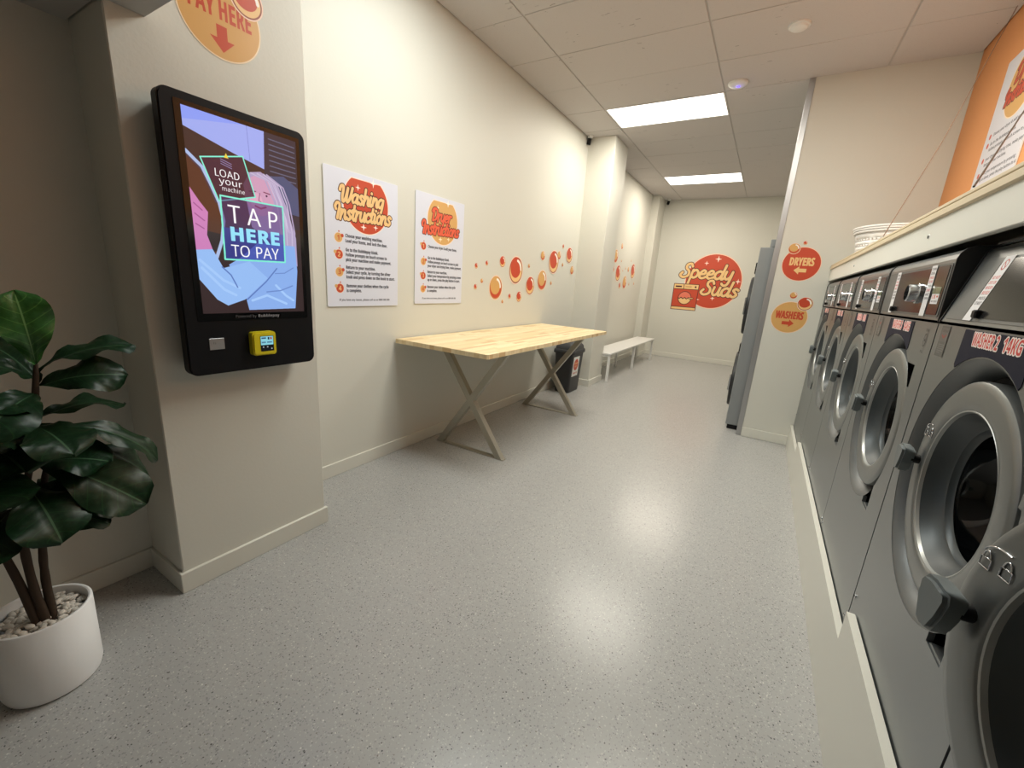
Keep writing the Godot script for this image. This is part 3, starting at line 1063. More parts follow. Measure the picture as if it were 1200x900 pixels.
func plant() -> void:
	var at := Vector3(0.555, 0, -0.206)
	var t := thing("potted_fig", "tall fiddle leaf fig with glossy dark leaves in round white pot with pebbles", "potted plant", at)
	var st := st_new()
	lathe(st, [Vector2(0, 0.0), Vector2(0.0, 0.105), Vector2(0.006, 0.114), Vector2(0.025, 0.12), Vector2(0.272, 0.1235), Vector2(0.276, 0.121), Vector2(0.277, 0.117), Vector2(0.275, 0.113), Vector2(0.24, 0.111), Vector2(0.235, 0.0)], Basis(), Vector3.ZERO, 72)
	obj("pot", st, M.pot, t, "smooth round white pot")
	# pebbles
	var pm := SphereMesh.new()
	pm.radius = 0.5
	pm.height = 1.0
	pm.radial_segments = 10
	pm.rings = 6
	pm.material = M.pebble
	var mm := MultiMesh.new()
	mm.transform_format = MultiMesh.TRANSFORM_3D
	mm.use_colors = true
	mm.mesh = pm
	mm.instance_count = 260
	for i in 260:
		var r := 0.103 * sqrt(R.randf())
		var a := R.randf() * TAU
		var b := Basis.from_euler(Vector3(R.randf_range(-0.5, 0.5), R.randf() * TAU, R.randf_range(-0.5, 0.5))).scaled_local(Vector3(R.randf_range(0.017, 0.028), R.randf_range(0.01, 0.016), R.randf_range(0.014, 0.021)))
		mm.set_instance_transform(i, Transform3D(b, Vector3(cos(a) * r, 0.239 + R.randf_range(0.0, 0.016), sin(a) * r)))
		var g := R.randf_range(0.7, 1.0)
		mm.set_instance_color(i, Color(g, g * 0.98, g * 0.95))
	var mi := MultiMeshInstance3D.new()
	mi.name = "pebbles"
	mi.multimesh = mm
	t.add_child(mi, true)
	mi.set_meta("kind", "stuff")
	# stems
	for q in [
		[Vector3(0.03, 0.24, 0.012), Vector3(0.03, 0.42, 0.03), Vector3(0.02, 0.6, 0.055), Vector3(-0.01, 0.85, 0.09)],
		[Vector3(0.035, 0.24, -0.005), Vector3(0.04, 0.42, 0.005), Vector3(0.035, 0.62, -0.005), Vector3(0.035, 0.84, -0.06), Vector3(0.035, 1.085, -0.1)],
		[Vector3(0.028, 0.24, -0.022), Vector3(0.034, 0.4, -0.024), Vector3(0.03, 0.56, -0.04), Vector3(0.0, 0.75, -0.08)]]:
		st = st_new()
		var line := []
		var rad := []
		for i in q.size() - 1:
			for k in 5:
				line.append(q[i].cubic_interpolate(q[i + 1], q[maxi(i - 1, 0)], q[mini(i + 2, q.size() - 1)], k / 5.0))
				rad.append(lerpf(0.0125, 0.006, line.size() / (5.0 * q.size())) + R.randf_range(-0.0006, 0.0009))
		line.append(q[q.size() - 1])
		rad.append(0.005)
		tube(st, line, rad, 10)
		obj("stem", st, M.bark, t)
	var deep := mat(Color.WHITE, 0.38, 0.0, 0.4)
	deep.albedo_texture = leaf_tex(Color8(15, 42, 21), Color8(27, 62, 31))
	var fresh := mat(Color.WHITE, 0.34)
	fresh.albedo_texture = leaf_tex(Color8(44, 92, 36), Color8(84, 132, 62))
	for m in [deep, fresh]:
		m.backlight_enabled = true
		m.backlight = Color(0.06, 0.12, 0.03)
	var top := Vector3(0.035, 1.085, -0.1)
	# base, tip, half width, which way the face looks, droop, fresh?
	for q in [
		[top, Vector3(0.05, 1.3, -0.085), 0.062, Vector3(1, 0.1, 0.1), 0.03, 1],
		[Vector3(0.035, 1.07, -0.1), Vector3(0.06, 1.125, -0.325), 0.052, Vector3(0.35, 1, 0), 0.028, 0],
		[Vector3(0.035, 1.02, -0.095), Vector3(0.1, 1.035, -0.285), 0.062, Vector3(0.75, 0.7, 0.1), 0.03, 0],
		[Vector3(0.035, 1.05, -0.09), Vector3(0.1, 1.13, 0.09), 0.06, Vector3(0.5, 0.8, 0.2), 0.02, 0],
		[Vector3(0.035, 1.0, -0.09), Vector3(0.2, 0.93, 0.06), 0.075, Vector3(0.8, 0.5, 0.2), 0.03, 0],
		[Vector3(0.035, 1.03, -0.1), Vector3(-0.13, 1.14, -0.03), 0.06, Vector3(0.2, 1, 0), 0.02, 0],
		[Vector3(0.03, 0.92, -0.08), Vector3(-0.05, 0.9, -0.3), 0.05, Vector3(0.3, 1, 0.1), 0.03, 0],
		[Vector3(0.03, 0.9, -0.08), Vector3(0.08, 0.71, -0.335), 0.048, Vector3(0.5, 0.8, -0.3), 0.055, 0],
		[Vector3(0.03, 0.84, -0.07), Vector3(0.02, 0.635, -0.32), 0.05, Vector3(0.6, 0.7, -0.3), 0.05, 0],
		[Vector3(0.03, 0.8, -0.06), Vector3(0.17, 0.6, -0.26), 0.085, Vector3(0.9, 0.45, -0.1), 0.03, 0],
		[Vector3(0.03, 0.9, -0.07), Vector3(0.19, 0.84, -0.11), 0.08, Vector3(0.4, 1, 0), 0.02, 0],
		[Vector3(0.02, 0.86, -0.05), Vector3(0.14, 0.87, 0.12), 0.075, Vector3(0.3, 1, 0.1), 0.02, 0],
		[Vector3(0.0, 0.78, 0.06), Vector3(0.13, 0.7, 0.2), 0.08, Vector3(0.6, 0.8, 0.2), 0.03, 0],
		[Vector3(0.03, 0.72, -0.03), Vector3(0.2, 0.58, -0.05), 0.085, Vector3(0.7, 0.7, 0), 0.03, 0],
		[Vector3(0.03, 0.66, 0.0), Vector3(0.16, 0.56, 0.12), 0.08, Vector3(0.5, 0.8, 0.2), 0.03, 0],
		[Vector3(0.03, 0.62, 0.0), Vector3(0.1, 0.54, -0.18), 0.06, Vector3(0.35, 0.9, -0.1), 0.03, 0],
		[Vector3(0.02, 0.7, -0.05), Vector3(-0.12, 0.62, -0.18), 0.07, Vector3(0.3, 1, -0.1), 0.03, 0],
		[Vector3(0.0, 0.75, -0.05), Vector3(-0.16, 0.72, 0.0), 0.075, Vector3(0.1, 1, 0), 0.03, 0],
		[Vector3(0.02, 0.95, -0.08), Vector3(-0.1, 0.86, 0.08), 0.07, Vector3(0.3, 1, 0.2), 0.03, 0],
		[Vector3(0.02, 0.85, 0.0), Vector3(-0.08, 0.83, 0.17), 0.07, Vector3(0.1, 1, 0.1), 0.02, 0],
		[Vector3(0.02, 0.6, 0.03), Vector3(-0.06, 0.52, 0.17), 0.07, Vector3(0.2, 1, 0.2), 0.02, 0],
		[Vector3(0.03, 0.78, -0.06), Vector3(0.14, 0.77, -0.2), 0.07, Vector3(0.35, 0.9, 0.1), 0.02, 0],
		[Vector3(0.03, 0.69, -0.06), Vector3(0.06, 0.58, -0.24), 0.075, Vector3(0.8, 0.6, -0.2), 0.02, 0],
		[Vector3(0.03, 0.97, -0.09), Vector3(0.14, 0.99, 0.02), 0.06, Vector3(0.7, 0.7, 0.2), 0.02, 0],
		[Vector3(0.02, 0.78, 0.02), Vector3(0.16, 0.72, 0.06), 0.09, Vector3(0.8, 0.5, 0.1), 0.02, 0],
		[Vector3(0.02, 0.66, 0.03), Vector3(0.12, 0.58, 0.04), 0.09, Vector3(0.8, 0.6, 0.2), 0.02, 0],
		[Vector3(0.02, 0.83, 0.0), Vector3(0.14, 0.8, -0.02), 0.09, Vector3(0.7, 0.6, 0.1), 0.02, 0],
		[Vector3(0.02, 0.68, -0.02), Vector3(0.1, 0.64, -0.13), 0.08, Vector3(0.8, 0.5, 0.0), 0.02, 0],
		[Vector3(0.0, 0.9, -0.06), Vector3(-0.03, 0.8, 0.03), 0.09, Vector3(0.9, 0.4, 0.1), 0.02, 0],
		[Vector3(0.0, 0.74, 0.05), Vector3(-0.02, 0.6, 0.14), 0.09, Vector3(0.9, 0.4, 0.1), 0.02, 0]]:
		leaf(t, q[0], q[1], q[2], q[3].normalized(), q[4], fresh if q[5] else deep)


# ------------------------------------------------------------------ furniture and fittings
func ceiling_light(x0: float, z0: float, power: float, tint: Color, label: String) -> void:
	var t := thing("ceiling_light", label, "ceiling light", Vector3(x0 + 0.6, H, z0 - 0.3), "flat panel lights in the ceiling grid")
	var st := st_new()
	for s in [-1, 1]:
		span(st, Vector3(-0.595, -0.003, s * 0.2945), Vector3(0.595, 0.014, s * 0.282), 0.001)
		span(st, Vector3(s * 0.595, -0.003, -0.282), Vector3(s * 0.582, 0.014, 0.282), 0.001)
	obj("frame", st, M.white, t)
	st = st_new()
	span(st, Vector3(-0.583, 0.002, -0.283), Vector3(0.583, 0.012, 0.283), 0.0)
	obj("diffuser", st, M.glow, t)
	var l := AreaLight3D.new()
	l.name = "panel_glow"
	l.area_size = Vector2(1.15, 0.55)
	l.area_normalize_energy = true
	l.light_energy = LAMP * power
	l.light_color = tint
	l.light_specular = 1.0
	l.shadow_enabled = true
	l.area_range = 30.0
	l.area_attenuation = 2.0
	l.rotation.x = -PI / 2
	l.position = Vector3(0, -0.006, 0)
	t.add_child(l, true)


func table() -> void:
	var t := thing("folding_table", "long butcher block folding table on crossed steel legs against left wall", "table", Vector3(0.445, 0, -3.475))
	var st := st_new()
	prism(st, PackedVector2Array([Vector2(-0.43, 0.145), Vector2(0.43, 0.145), Vector2(0.43, 1.2), Vector2(0.42, 1.214), Vector2(-0.43, 1.214)]), py, 0.898, 0.93)
	obj("tabletop", st, M.wood, t)
	st = st_new()
	prism(st, PackedVector2Array([Vector2(-0.43, -1.214), Vector2(0.42, -1.214), Vector2(0.43, -1.2), Vector2(0.43, 0.144), Vector2(-0.43, 0.144)]), py, 0.898, 0.93)
	obj("tabletop", st, M.wood, t)
	for z in [0.785, -0.745]:
		for s in [-1, 1]:
			st = st_new()
			var a := Vector2(-0.31 * s, 0.006)
			var b := Vector2(0.33 * s, 0.897)
			var o: float = 0.0004 * s
			# a square tube, cut level at both ends
			var w := 0.031
			prism(st, PackedVector2Array([a + Vector2(-w, 0), a + Vector2(w, 0), b + Vector2(w, 0), b + Vector2(-w, 0)]), pz, z - 0.025 + o, z + 0.025 + o)
			obj("leg", st, M.tube, t)
		st = st_new()
		span(st, Vector3(-0.345, 0.0, z - 0.025), Vector3(0.355, 0.008, z + 0.025), 0.001)
		obj("foot_bar", st, M.tube, t)


func bench() -> void:
	var t := thing("bench", "long low white bench with slim metal legs along far left wall", "bench", Vector3(0.315, 0, -7.6))
	var st := st_new()
	span(st, Vector3(-0.185, 0.425, -1.45), Vector3(0.185, 0.45, 1.45), 0.004)
	obj("seat", st, M.bench, t)
	for z in [-1.41, 0.0, 1.41]:
		for x in [-0.155, 0.155]:
			st = st_new()
			span(st, Vector3(x - 0.018, 0.0, z - 0.018), Vector3(x + 0.018, 0.426, z + 0.018), 0.002)
			obj("leg", st, M.bench, t)
		st = st_new()
		span(st, Vector3(-0.137, 0.39, z - 0.016), Vector3(0.137, 0.424, z + 0.016), 0.002)
		obj("crossbar", st, M.bench, t)


func loft(st: SurfaceTool, rings: Array) -> void:       # rings of [half x, half z, y, corner]
	st.set_smooth_group(1)
	for i in rings.size() - 1:
		var a := rounded(rings[i][0] * 2, rings[i][1] * 2, rings[i][3])
		var b := rounded(rings[i + 1][0] * 2, rings[i + 1][1] * 2, rings[i + 1][3])
		for k in a.size():
			var m := (k + 1) % a.size()
			face(st, [py(a[k], rings[i][2]), py(a[m], rings[i][2]), py(b[m], rings[i + 1][2]), py(b[k], rings[i + 1][2])], Vector3(0, (rings[i][2] + rings[i + 1][2]) / 2, 0))
	for i in [0, rings.size() - 1]:
		st.set_smooth_group(5 + i)
		var pts := []
		for q in rounded(rings[i][0] * 2, rings[i][1] * 2, rings[i][3]):
			pts.append(py(q, rings[i][2]))
		face(st, pts, Vector3(0, rings[1 if i == 0 else i - 1][2], 0))


func bin() -> void:
	var t := thing("rubbish_bin", "dark grey plastic swing-lid bin with white and red sticker beside the column", "bin", Vector3(0.212, 0, -5.23))
	var st := st_new()
	loft(st, [[0.105, 0.165, 0.0, 0.03], [0.108, 0.17, 0.02, 0.03], [0.132, 0.2, 0.545, 0.035]])
	obj("body", st, M.bin, t)
	st = st_new()
	loft(st, [[0.146, 0.214, 0.535, 0.04], [0.15, 0.218, 0.545, 0.04], [0.148, 0.216, 0.58, 0.04], [0.14, 0.205, 0.59, 0.04]])
	obj("lid_rim", st, M.bin, t)
	st = st_new()
	loft(st, [[0.14, 0.2, 0.586, 0.045], [0.132, 0.19, 0.635, 0.05], [0.105, 0.16, 0.672, 0.06], [0.06, 0.1, 0.686, 0.05]])
	obj("lid", st, M.bin, t)
	st = st_new()
	var up := Vector3(0.027, 0.525, 0).normalized()
	sheet(st, Vector3(0.1265, 0.36, 0.045), Vector3.FORWARD, up, 0.2, 0.27)
	obj("sticker", st, print_mat(bin_print(), 0.4), t, "white sticker with a red disc")


func kiosk() -> void:
	var t := thing("pay_kiosk", "black wall-mounted touch screen pay kiosk showing TAP HERE TO PAY on pier", "payment kiosk", Vector3(0.451, 0.974, -0.961))
	var st := st_new()
	span(st, Vector3(0.0, 0.03, -0.235), Vector3(0.06, 0.97, 0.235), 0.006)
	obj("wall_housing", st, M.black, t)
	st = st_new()
	prism(st, rounded(0.522, 1.0, 0.032, 7, Vector2(0, 0.5)), px, 0.062, 0.1, true)
	prism(st, rounded(0.512, 0.99, 0.03, 7, Vector2(0, 0.5)), px, 0.1, 0.1045, true)
	obj("body", st, M.kiosk, t)
	st = st_new()
	prism(st, rounded(0.45, 0.76, 0.004, 2, Vector2(-0.008, 0.592)), px, 0.1045, 0.1062)
	obj("screen_glass", st, M.glass_black, t)
	var sm := mat(Color.BLACK, 0.12)
	var tex := screen_print()
	sm.emission_enabled = true
	sm.emission = Color.BLACK
	sm.emission_texture = tex
	sm.emission_energy_multiplier = SCREEN
	sm.texture_repeat = false
	st = st_new()
	sheet(st, Vector3(0.1066, 0.599, -0.0105), Vector3.FORWARD, Vector3.UP, 0.413, 0.714)
	var scr := obj("screen", st, sm, t, "lit screen with a smiling woman and captions")
	var l := AreaLight3D.new()
	l.name = "screen_glow"
	l.area_size = Vector2(0.4, 0.7)
	l.area_normalize_energy = true
	l.light_energy = 0.02
	l.light_color = Color(0.7, 0.78, 1.0)
	l.shadow_enabled = true
	l.area_range = 10.0
	l.area_attenuation = 2.0
	l.rotation.y = -PI / 2
	l.position = Vector3(0.112, 0.599, -0.0105)
	t.add_child(l, true)
	var ink := Ink.new(240, 24, 2.0, Color(0.4, 0.4, 0.42, 0.0))
	ink.text("Powered by", 4, 18, 20, Color8(100, 100, 106), 104)
	ink.text("Bubblepay", 116, 18, 20, Color8(150, 150, 158), 116, true)
	st = st_new()
	sheet(st, Vector3(0.1066, 0.227, -0.01), Vector3.FORWARD, Vector3.UP, 0.19, 0.019)
	obj("maker_line", st, print_mat(ink.done(), 0.4, true), t)
	st = st_new()
	span(st, Vector3(0.1045, 0.099, 0.186), Vector3(0.107, 0.144, 0.132), 0.001)
	var plate := obj("reader_plate", st, M.alu, t, "small grey metal plate")
	st = st_new()
	lathe(st, [Vector2(0, 0.004), Vector2(0.0015, 0.004), Vector2(0.0015, 0)], Basis(Vector3(0, -1, 0), Vector3(1, 0, 0), Vector3(0, 0, 1)), Vector3(0.107, 0.125, 0.168), 12)
	obj("keyhole", st, M.black, plate)
	# card reader
	st = st_new()
	prism(st, rounded(0.098, 0.1, 0.012, 5, Vector2(-0.012, 0.112)), px, 0.1045, 0.132, true)
	prism(st, rounded(0.088, 0.09, 0.012, 5, Vector2(-0.012, 0.112)), px, 0.132, 0.137, true)
	var reader := obj("card_reader", st, M.yellow, t, "yellow card reader with a small lit display")
	ink = Ink.new(64, 64, 2.0, Color8(16, 20, 24))
	ink.rect(2, 2, 60, 36, Color8(150, 226, 240))
	ink.rect(6, 6, 22, 6, Color8(60, 90, 120))
	ink.rect(36, 6, 8, 10, Color8(30, 40, 60))
	ink.rect(48, 6, 8, 10, Color8(190, 60, 60))
	ink.rect(6, 24, 20, 6, Color8(90, 140, 170))
	ink.rect(32, 24, 24, 6, Color8(90, 140, 170))
	for q in [[10, 44], [30, 44], [50, 52]]:
		ink.rect(q[0], q[1], 6, 5, Color8(190, 200, 205))
	var rm := mat(Color.BLACK, 0.2)
	rm.emission_enabled = true
	rm.emission = Color.BLACK
	rm.emission_texture = ink.done()
	rm.emission_energy_multiplier = SCREEN * 0.8
	rm.texture_repeat = false
	st = st_new()
	sheet(st, Vector3(0.1376, 0.112, -0.02), Vector3.FORWARD, Vector3.UP, 0.056, 0.066)
	obj("reader_screen", st, rm, reader)


func poster(called: String, label: String, tex: ImageTexture, c: Vector3, right: Vector3) -> void:
	# a 5 mm board with rounded corners hung on a side wall
	var t := thing(called, label, "poster", c)
	var n := right.cross(Vector3.UP)
	var st := st_new()
	prism(st, rounded(0.594, 0.841, 0.012, 4), func(p, d): return right * p.x + Vector3.UP * p.y + n * d, 0.001, 0.007)
	obj("board", st, M.white, t)
	st = st_new()
	sheet(st, n * 0.0073, right, Vector3.UP, 0.59, 0.837)
	obj("print", st, print_mat(tex, 0.45), t)


func decal(called: String, label: String, m: Material, c: Vector3, right: Vector3, w: float, h: float, category := "wall decal", group := "") -> MeshInstance3D:
	var st := st_new()
	sheet(st, Vector3.ZERO, right, Vector3.UP, w, h)
	var o := obj(called, st, m)
	o.position = c
	tag(o, label, category, group)
	return o


func bubbles(group: String, rows: Array) -> void:
	var k := 0
	for q in rows:
		var m: Material = M.bubble_red if q[0] == "r" else M.bubble_tan
		decal("bubble_decal", q[4], m, Vector3(0.0008 + 0.0002 * k, q[2], q[1]), Vector3.FORWARD, q[3] * 2.0, q[3] * 2.0, "bubble decal", group)
		k += 1


func dryer(at: Vector3, label: String) -> void:
	var t := thing("dryer", label, "dryer", at, "stacked grey dryers behind the partition")
	var st := st_new()
	span(st, Vector3(0.0, 0.05, -0.78), Vector3(1.05, 1.915, 0.0), 0.006)
	obj("cabinet", st, M.dryer, t)
	st = st_new()
	span(st, Vector3(0.08, 1.914, -0.77), Vector3(1.05, 1.992, -0.005), 0.005)
	obj("top_housing", st, M.dryer, t)
	st = st_new()
	span(st, Vector3(0.02, 0.0, -0.77), Vector3(1.04, 0.052, -0.01), 0.002)
	obj("kick_base", st, M.black, t)
	for y in [0.5, 1.33]:
		st = st_new()
		ring_lathe(st, [Vector2(0.0, 0.31), Vector2(-0.028, 0.31), Vector2(-0.036, 0.3), Vector2(-0.036, 0.23), Vector2(-0.02, 0.22)], Vector2(-0.39, y), 40)
		var d := obj("door", st, M.dark, t)
		st = st_new()
		ring_lathe(st, [Vector2(-0.022, 0.225), Vector2(-0.02, 0.0)], Vector2(-0.39, y), 40)
		obj("door_glass", st, M.glass_black, d)
		st = st_new()
		span(st, Vector3(-0.05, y - 0.09, -0.1), Vector3(-0.034, y + 0.09, -0.075), 0.004)
		obj("door_handle", st, M.chrome, d)
		st = st_new()
		span(st, Vector3(-0.012, y + 0.33, -0.74), Vector3(0.002, y + 0.44, -0.04), 0.003)
		obj("control_panel", st, M.panel, t)


func camera_dome(at: Vector3, label: String) -> void:
	var t := thing("security_camera", label, "security camera", at, "ceiling corner cameras")
	var st := st_new()
	lathe(st, [Vector2(-0.03, 0.0), Vector2(-0.03, 0.028), Vector2(-0.012, 0.034), Vector2(0.0, 0.034)], Basis(), Vector3.ZERO, 20)
	obj("bracket", st, M.white, t)
	st = st_new()
	var b := Basis(Vector3(0, 0, 1), deg_to_rad(-16)) * Basis(Vector3(1, 0, 0), deg_to_rad(14))
	lathe(st, [Vector2(-0.105, 0.0), Vector2(-0.105, 0.022), Vector2(-0.101, 0.026), Vector2(-0.03, 0.026), Vector2(-0.026, 0.0)], b, Vector3.ZERO, 20)
	obj("body", st, M.black, t)


func basket() -> void:
	var t := thing("laundry_basket", "white slotted plastic laundry basket at far end of the shelf", "laundry basket", Vector3(3.135, 1.755, -4.36))
	# an oval tub with rows of slots: panels between the slots, rings above and below
	var w := 0.245
	var d := 0.3
	var wall := func(st: SurfaceTool, y0: float, y1: float, a0: float, a1: float, n: int, extra := 0.0) -> void:
		for i in n:
			var t0 := lerpf(a0, a1, float(i) / n)
			var t1 := lerpf(a0, a1, float(i + 1) / n)
			var q := []
			for e in [[t0, y0], [t1, y0], [t1, y1], [t0, y1]]:
				var k: float = 0.84 + 0.16 * e[1] / 0.24 + extra
				q.append(Vector3(cos(e[0]) * w * k, e[1], sin(e[0]) * d * k))
			face(st, q, Vector3(0, (y0 + y1) / 2, 0))
			var inner := []
			for v in q:
				inner.append(Vector3(v.x * 0.985, v.y, v.z * 0.985))
			face(st, [inner[0], inner[1], inner[2], inner[3]], Vector3(inner[0].x * 4, inner[0].y, inner[0].z * 4))
			face(st, [q[3], q[2], inner[2], inner[3]], Vector3(0, y0 - 1, 0))
			face(st, [q[0], q[1], inner[1], inner[0]], Vector3(0, y1 + 1, 0))
	var st := st_new()
	st.set_smooth_group(1)
	var bands := [[0.0, 0.06], [0.076, 0.1], [0.116, 0.14], [0.156, 0.205]]
	for b in bands:
		wall.call(st, b[0], b[1], 0.0, TAU, 48)
	for b in 3:
		for k in 56:
			wall.call(st, bands[b][1], bands[b + 1][0], TAU * k / 56, TAU * (k + 0.6) / 56, 1)
	flat(st)
	var floor_pts := []
	for i in 48:
		floor_pts.append(Vector3(cos(TAU * i / 48) * w * 0.83, 0.004, sin(TAU * i / 48) * d * 0.83))
	face(st, floor_pts, Vector3(0, -1, 0))
	obj("tub", st, M.basket, t)
	st = st_new()
	st.set_smooth_group(1)
	for b in [[0.2, 0.214, 0.05], [0.216, 0.228, 0.062], [0.23, 0.244, 0.07]]:
		wall.call(st, b[0], b[1], 0.0, TAU, 48, b[2])
		wall.call(st, b[0] + 0.002, b[1] - 0.002, 0.0, TAU, 48, b[2] - 0.02)
	wall.call(st, 0.2, 0.242, 0.0, TAU, 48, 0.02)
	obj("rim", st, M.basket, t)


func wall_box(called: String, label: String, a: Vector3, b: Vector3, m: Material) -> void:
	var st := st_new()
	span(st, a, b, 0.004)
	struct(called, label, "wall", st, m)


func skirt(called: String, label: String, a: Vector3, b: Vector3) -> void:
	var st := st_new()
	span(st, a, b, 0.0025)
	struct(called, label, "skirting board", st, M.skirting)


func _ready() -> void:
	R.seed = 71
	# camera
	var cam := Camera3D.new()
	cam.name = "camera"
	cam.fov = 85.637
	cam.near = 0.02
	cam.position = Vector3(2.4001, 1.4167, 0.0)
	cam.rotation_order = EULER_ORDER_YXZ
	cam.rotation = Vector3(-0.24223, 0.53010, 0.06953)
	add_child(cam)
	cam.current = true
	# environment and exposure
	var env := Environment.new()
	env.background_mode = Environment.BG_COLOR
	env.background_color = Color(0.03, 0.03, 0.035)
	env.tonemap_mode = Environment.TONE_MAPPER_LINEAR
	env.tonemap_exposure = EXPOSURE
	env.sdfgi_enabled = true
	env.ssao_enabled = true
	env.ssil_enabled = true
	var we := WorldEnvironment.new()
	we.name = "environment"
	we.environment = env
	add_child(we)
	materials()
	# the lit ceiling panels: the nearest one is above the picture
	ceiling_light(0.485, -1.862, 0.5, Color(0.968, 1.0, 0.985), "flat ceiling light panel above the posters, out of the picture")
	ceiling_light(1.685, -2.462, 0.82, Color(1.0, 0.99, 0.93), "flat ceiling light panel over the washers' aisle, out of the picture")
	ceiling_light(0.485, -4.862, 0.82, Color(1.0, 0.975, 0.91), "larger-looking lit ceiling panel, in front of the column and beside smoke sensor")
	ceiling_light(0.485, -7.875, 0.95, Color(1.0, 0.95, 0.87), "farther lit ceiling panel towards the back wall")

	# ---------------------------------------------------------------- the shell
	var st := st_new()
	span(st, Vector3(-0.2, -0.12, -10.0), Vector3(3.7, 0.0, 2.1), 0.0)
	struct("floor", "grey speckled vinyl floor with soft gloss", "floor", st, M.floor)
	ceiling()
	wall_box("wall_left", "long cream left wall behind the folding table", Vector3(-0.15, 0, -10.0), Vector3(0, 3.34, -1.3), M.wall)
	wall_box("wall_left_pier", "cream pier that carries the pay kiosk", Vector3(-0.15, 0, -1.311), Vector3(0.447, 3.34, -0.626), M.wall)
	wall_box("wall_left_recess", "shaded cream wall behind the potted fig", Vector3(-0.15, 0, -0.63), Vector3(0.14, 3.34, 2.0), M.wall)
	wall_box("wall_left_column", "square cream column past the folding table", Vector3(-0.05, 0, -6.19), Vector3(0.3695, 3.34, -5.66), M.wall)
	wall_box("wall_left_pilaster", "shallow cream pilaster in the far left corner", Vector3(-0.05, 0, -9.9), Vector3(0.147, 3.34, -9.25), M.wall)
	wall_box("wall_back", "cream back wall with the red round logo", Vector3(-0.15, 0, -9.95), Vector3(3.6, 3.34, -9.8), M.wall)
	wall_box("wall_partition", "cream partition at the end of the washers", Vector3(2.404, 0, -4.947), Vector3(3.5, 3.34, -4.847), M.wall)
	wall_box("wall_right", "orange wall above the washers", Vector3(3.435, 0, -4.85), Vector3(3.585, 3.34, 2.0), M.orange)
	wall_box("wall_right_rear", "cream right wall behind the dryers", Vector3(3.435, 0, -9.9), Vector3(3.585, 3.34, -4.94), M.wall)
	wall_box("wall_front", "plain cream front wall behind the viewer", Vector3(-0.15, 0, 1.9), Vector3(3.6, 3.34, 2.05), M.wall)
	st = st_new()
	span(st, Vector3(0.13, 2.192, -0.62), Vector3(3.44, 3.33, 1.95), 0.002)
	span(st, Vector3(0.446, 2.192, -0.737), Vector3(3.44, 3.33, -0.61), 0.002)
	struct("ceiling_bulkhead", "lowered pale bulkhead over the shop entrance", "bulkhead", st, M.tile_plain)
	st = st_new()
	span(st, Vector3(2.359, 0, -4.952), Vector3(2.406, 3.313, -4.842), 0.002)
	struct("trim_1", "brushed metal edge strip on the partition's free end", "metal trim", st, M.alu)
	# skirting boards
	var e := 0.013
	skirt("baseboard_left", "cream skirting along the left wall under the table", Vector3(-0.01, 0, -5.66), Vector3(e, 0.095, -1.311))
	skirt("baseboard_left_rear", "cream skirting along the left wall behind the bench", Vector3(-0.01, 0, -9.25), Vector3(e, 0.095, -6.19))
	skirt("baseboard_pier", "cream skirting at the foot of the kiosk pier", Vector3(0.44, 0, -1.324), Vector3(0.447 + e, 0.095, -0.613))
	skirt("baseboard_pier_end", "cream skirting on the shaded near end of the kiosk pier", Vector3(0.14, 0, -0.64), Vector3(0.447, 0.095, -0.613))
	skirt("baseboard_recess", "cream skirting behind the potted fig", Vector3(0.13, 0, -0.626), Vector3(0.14 + e, 0.095, 1.9))
	skirt("baseboard_column", "cream skirting around the foot of the square column", Vector3(-0.01, 0, -6.2), Vector3(0.3695 + e, 0.095, -5.647))
	skirt("baseboard_back", "cream skirting along the back wall", Vector3(0.1, 0, -9.81), Vector3(3.44, 0.095, -9.787))
	skirt("baseboard_pilaster", "cream skirting at the foot of the far corner pilaster", Vector3(-0.01, 0, -9.8), Vector3(0.147 + e, 0.095, -9.237))
	skirt("baseboard_partition", "cream skirting at the foot of the partition", Vector3(2.406, 0, -4.86), Vector3(2.82, 0.095, -4.834))
	# plinth under the washers: a raised base faced with stepped boards
	st = st_new()
	span(st, Vector3(2.835, 0, -4.846), Vector3(3.436, 0.149, 1.9), 0.001)
	struct("trim_2", "raised base that the washers stand on", "plinth", st, M.skirting)
	st = st_new()
	prism(st, PackedVector2Array([Vector2(-4.846, 0), Vector2(1.9, 0), Vector2(1.9, 0.418), Vector2(-1.62, 0.418), Vector2(-1.62, 0.305), Vector2(-3.96, 0.305), Vector2(-3.96, 0.215), Vector2(-4.846, 0.215)]), px, 2.813, 2.836)
	struct("trim_3", "pale kickboard under the washers with a stepped top edge", "kickboard", st, M.skirting)
	# shelf over the washers
	var shelf := thing("shelf", "long pale shelf with timber nosing above the washers", "shelf", Vector3(2.83, 1.7, -1.5))
	st = st_new()
	span(st, Vector3(0.006, -0.086, -3.345), Vector3(0.026, 0.016, 3.3), 0.002)
	obj("fascia", st, M.fascia, shelf, "white fascia board")
	st = st_new()
	span(st, Vector3(-0.004, 0.014, -3.345), Vector3(0.022, 0.04, 3.3), 0.004)
	span(st, Vector3(-0.002, 0.041, -3.345), Vector3(0.022, 0.055, 3.3), 0.003)
	obj("nosing", st, M.timber, shelf, "pale timber edge")
	st = st_new()
	span(st, Vector3(0.02, 0.016, -3.345), Vector3(0.604, 0.054, 3.3), 0.002)
	obj("shelf_board", st, M.fascia, shelf)
	for z in [-2.05, -0.55, 0.26]:
		st = st_new()
		lathe(st, [Vector2(0, 0.007), Vector2(0.003, 0.006), Vector2(0.003, 0)], Basis(Vector3(0, 0, 1), Vector3(-1, 0, 0), Vector3(0, -1, 0)), Vector3(0.006, -0.035, z), 10)
		obj("screw", st, M.alu, shelf)

	# ---------------------------------------------------------------- washers
	M.plate = print_mat(plate_print(), 0.4)
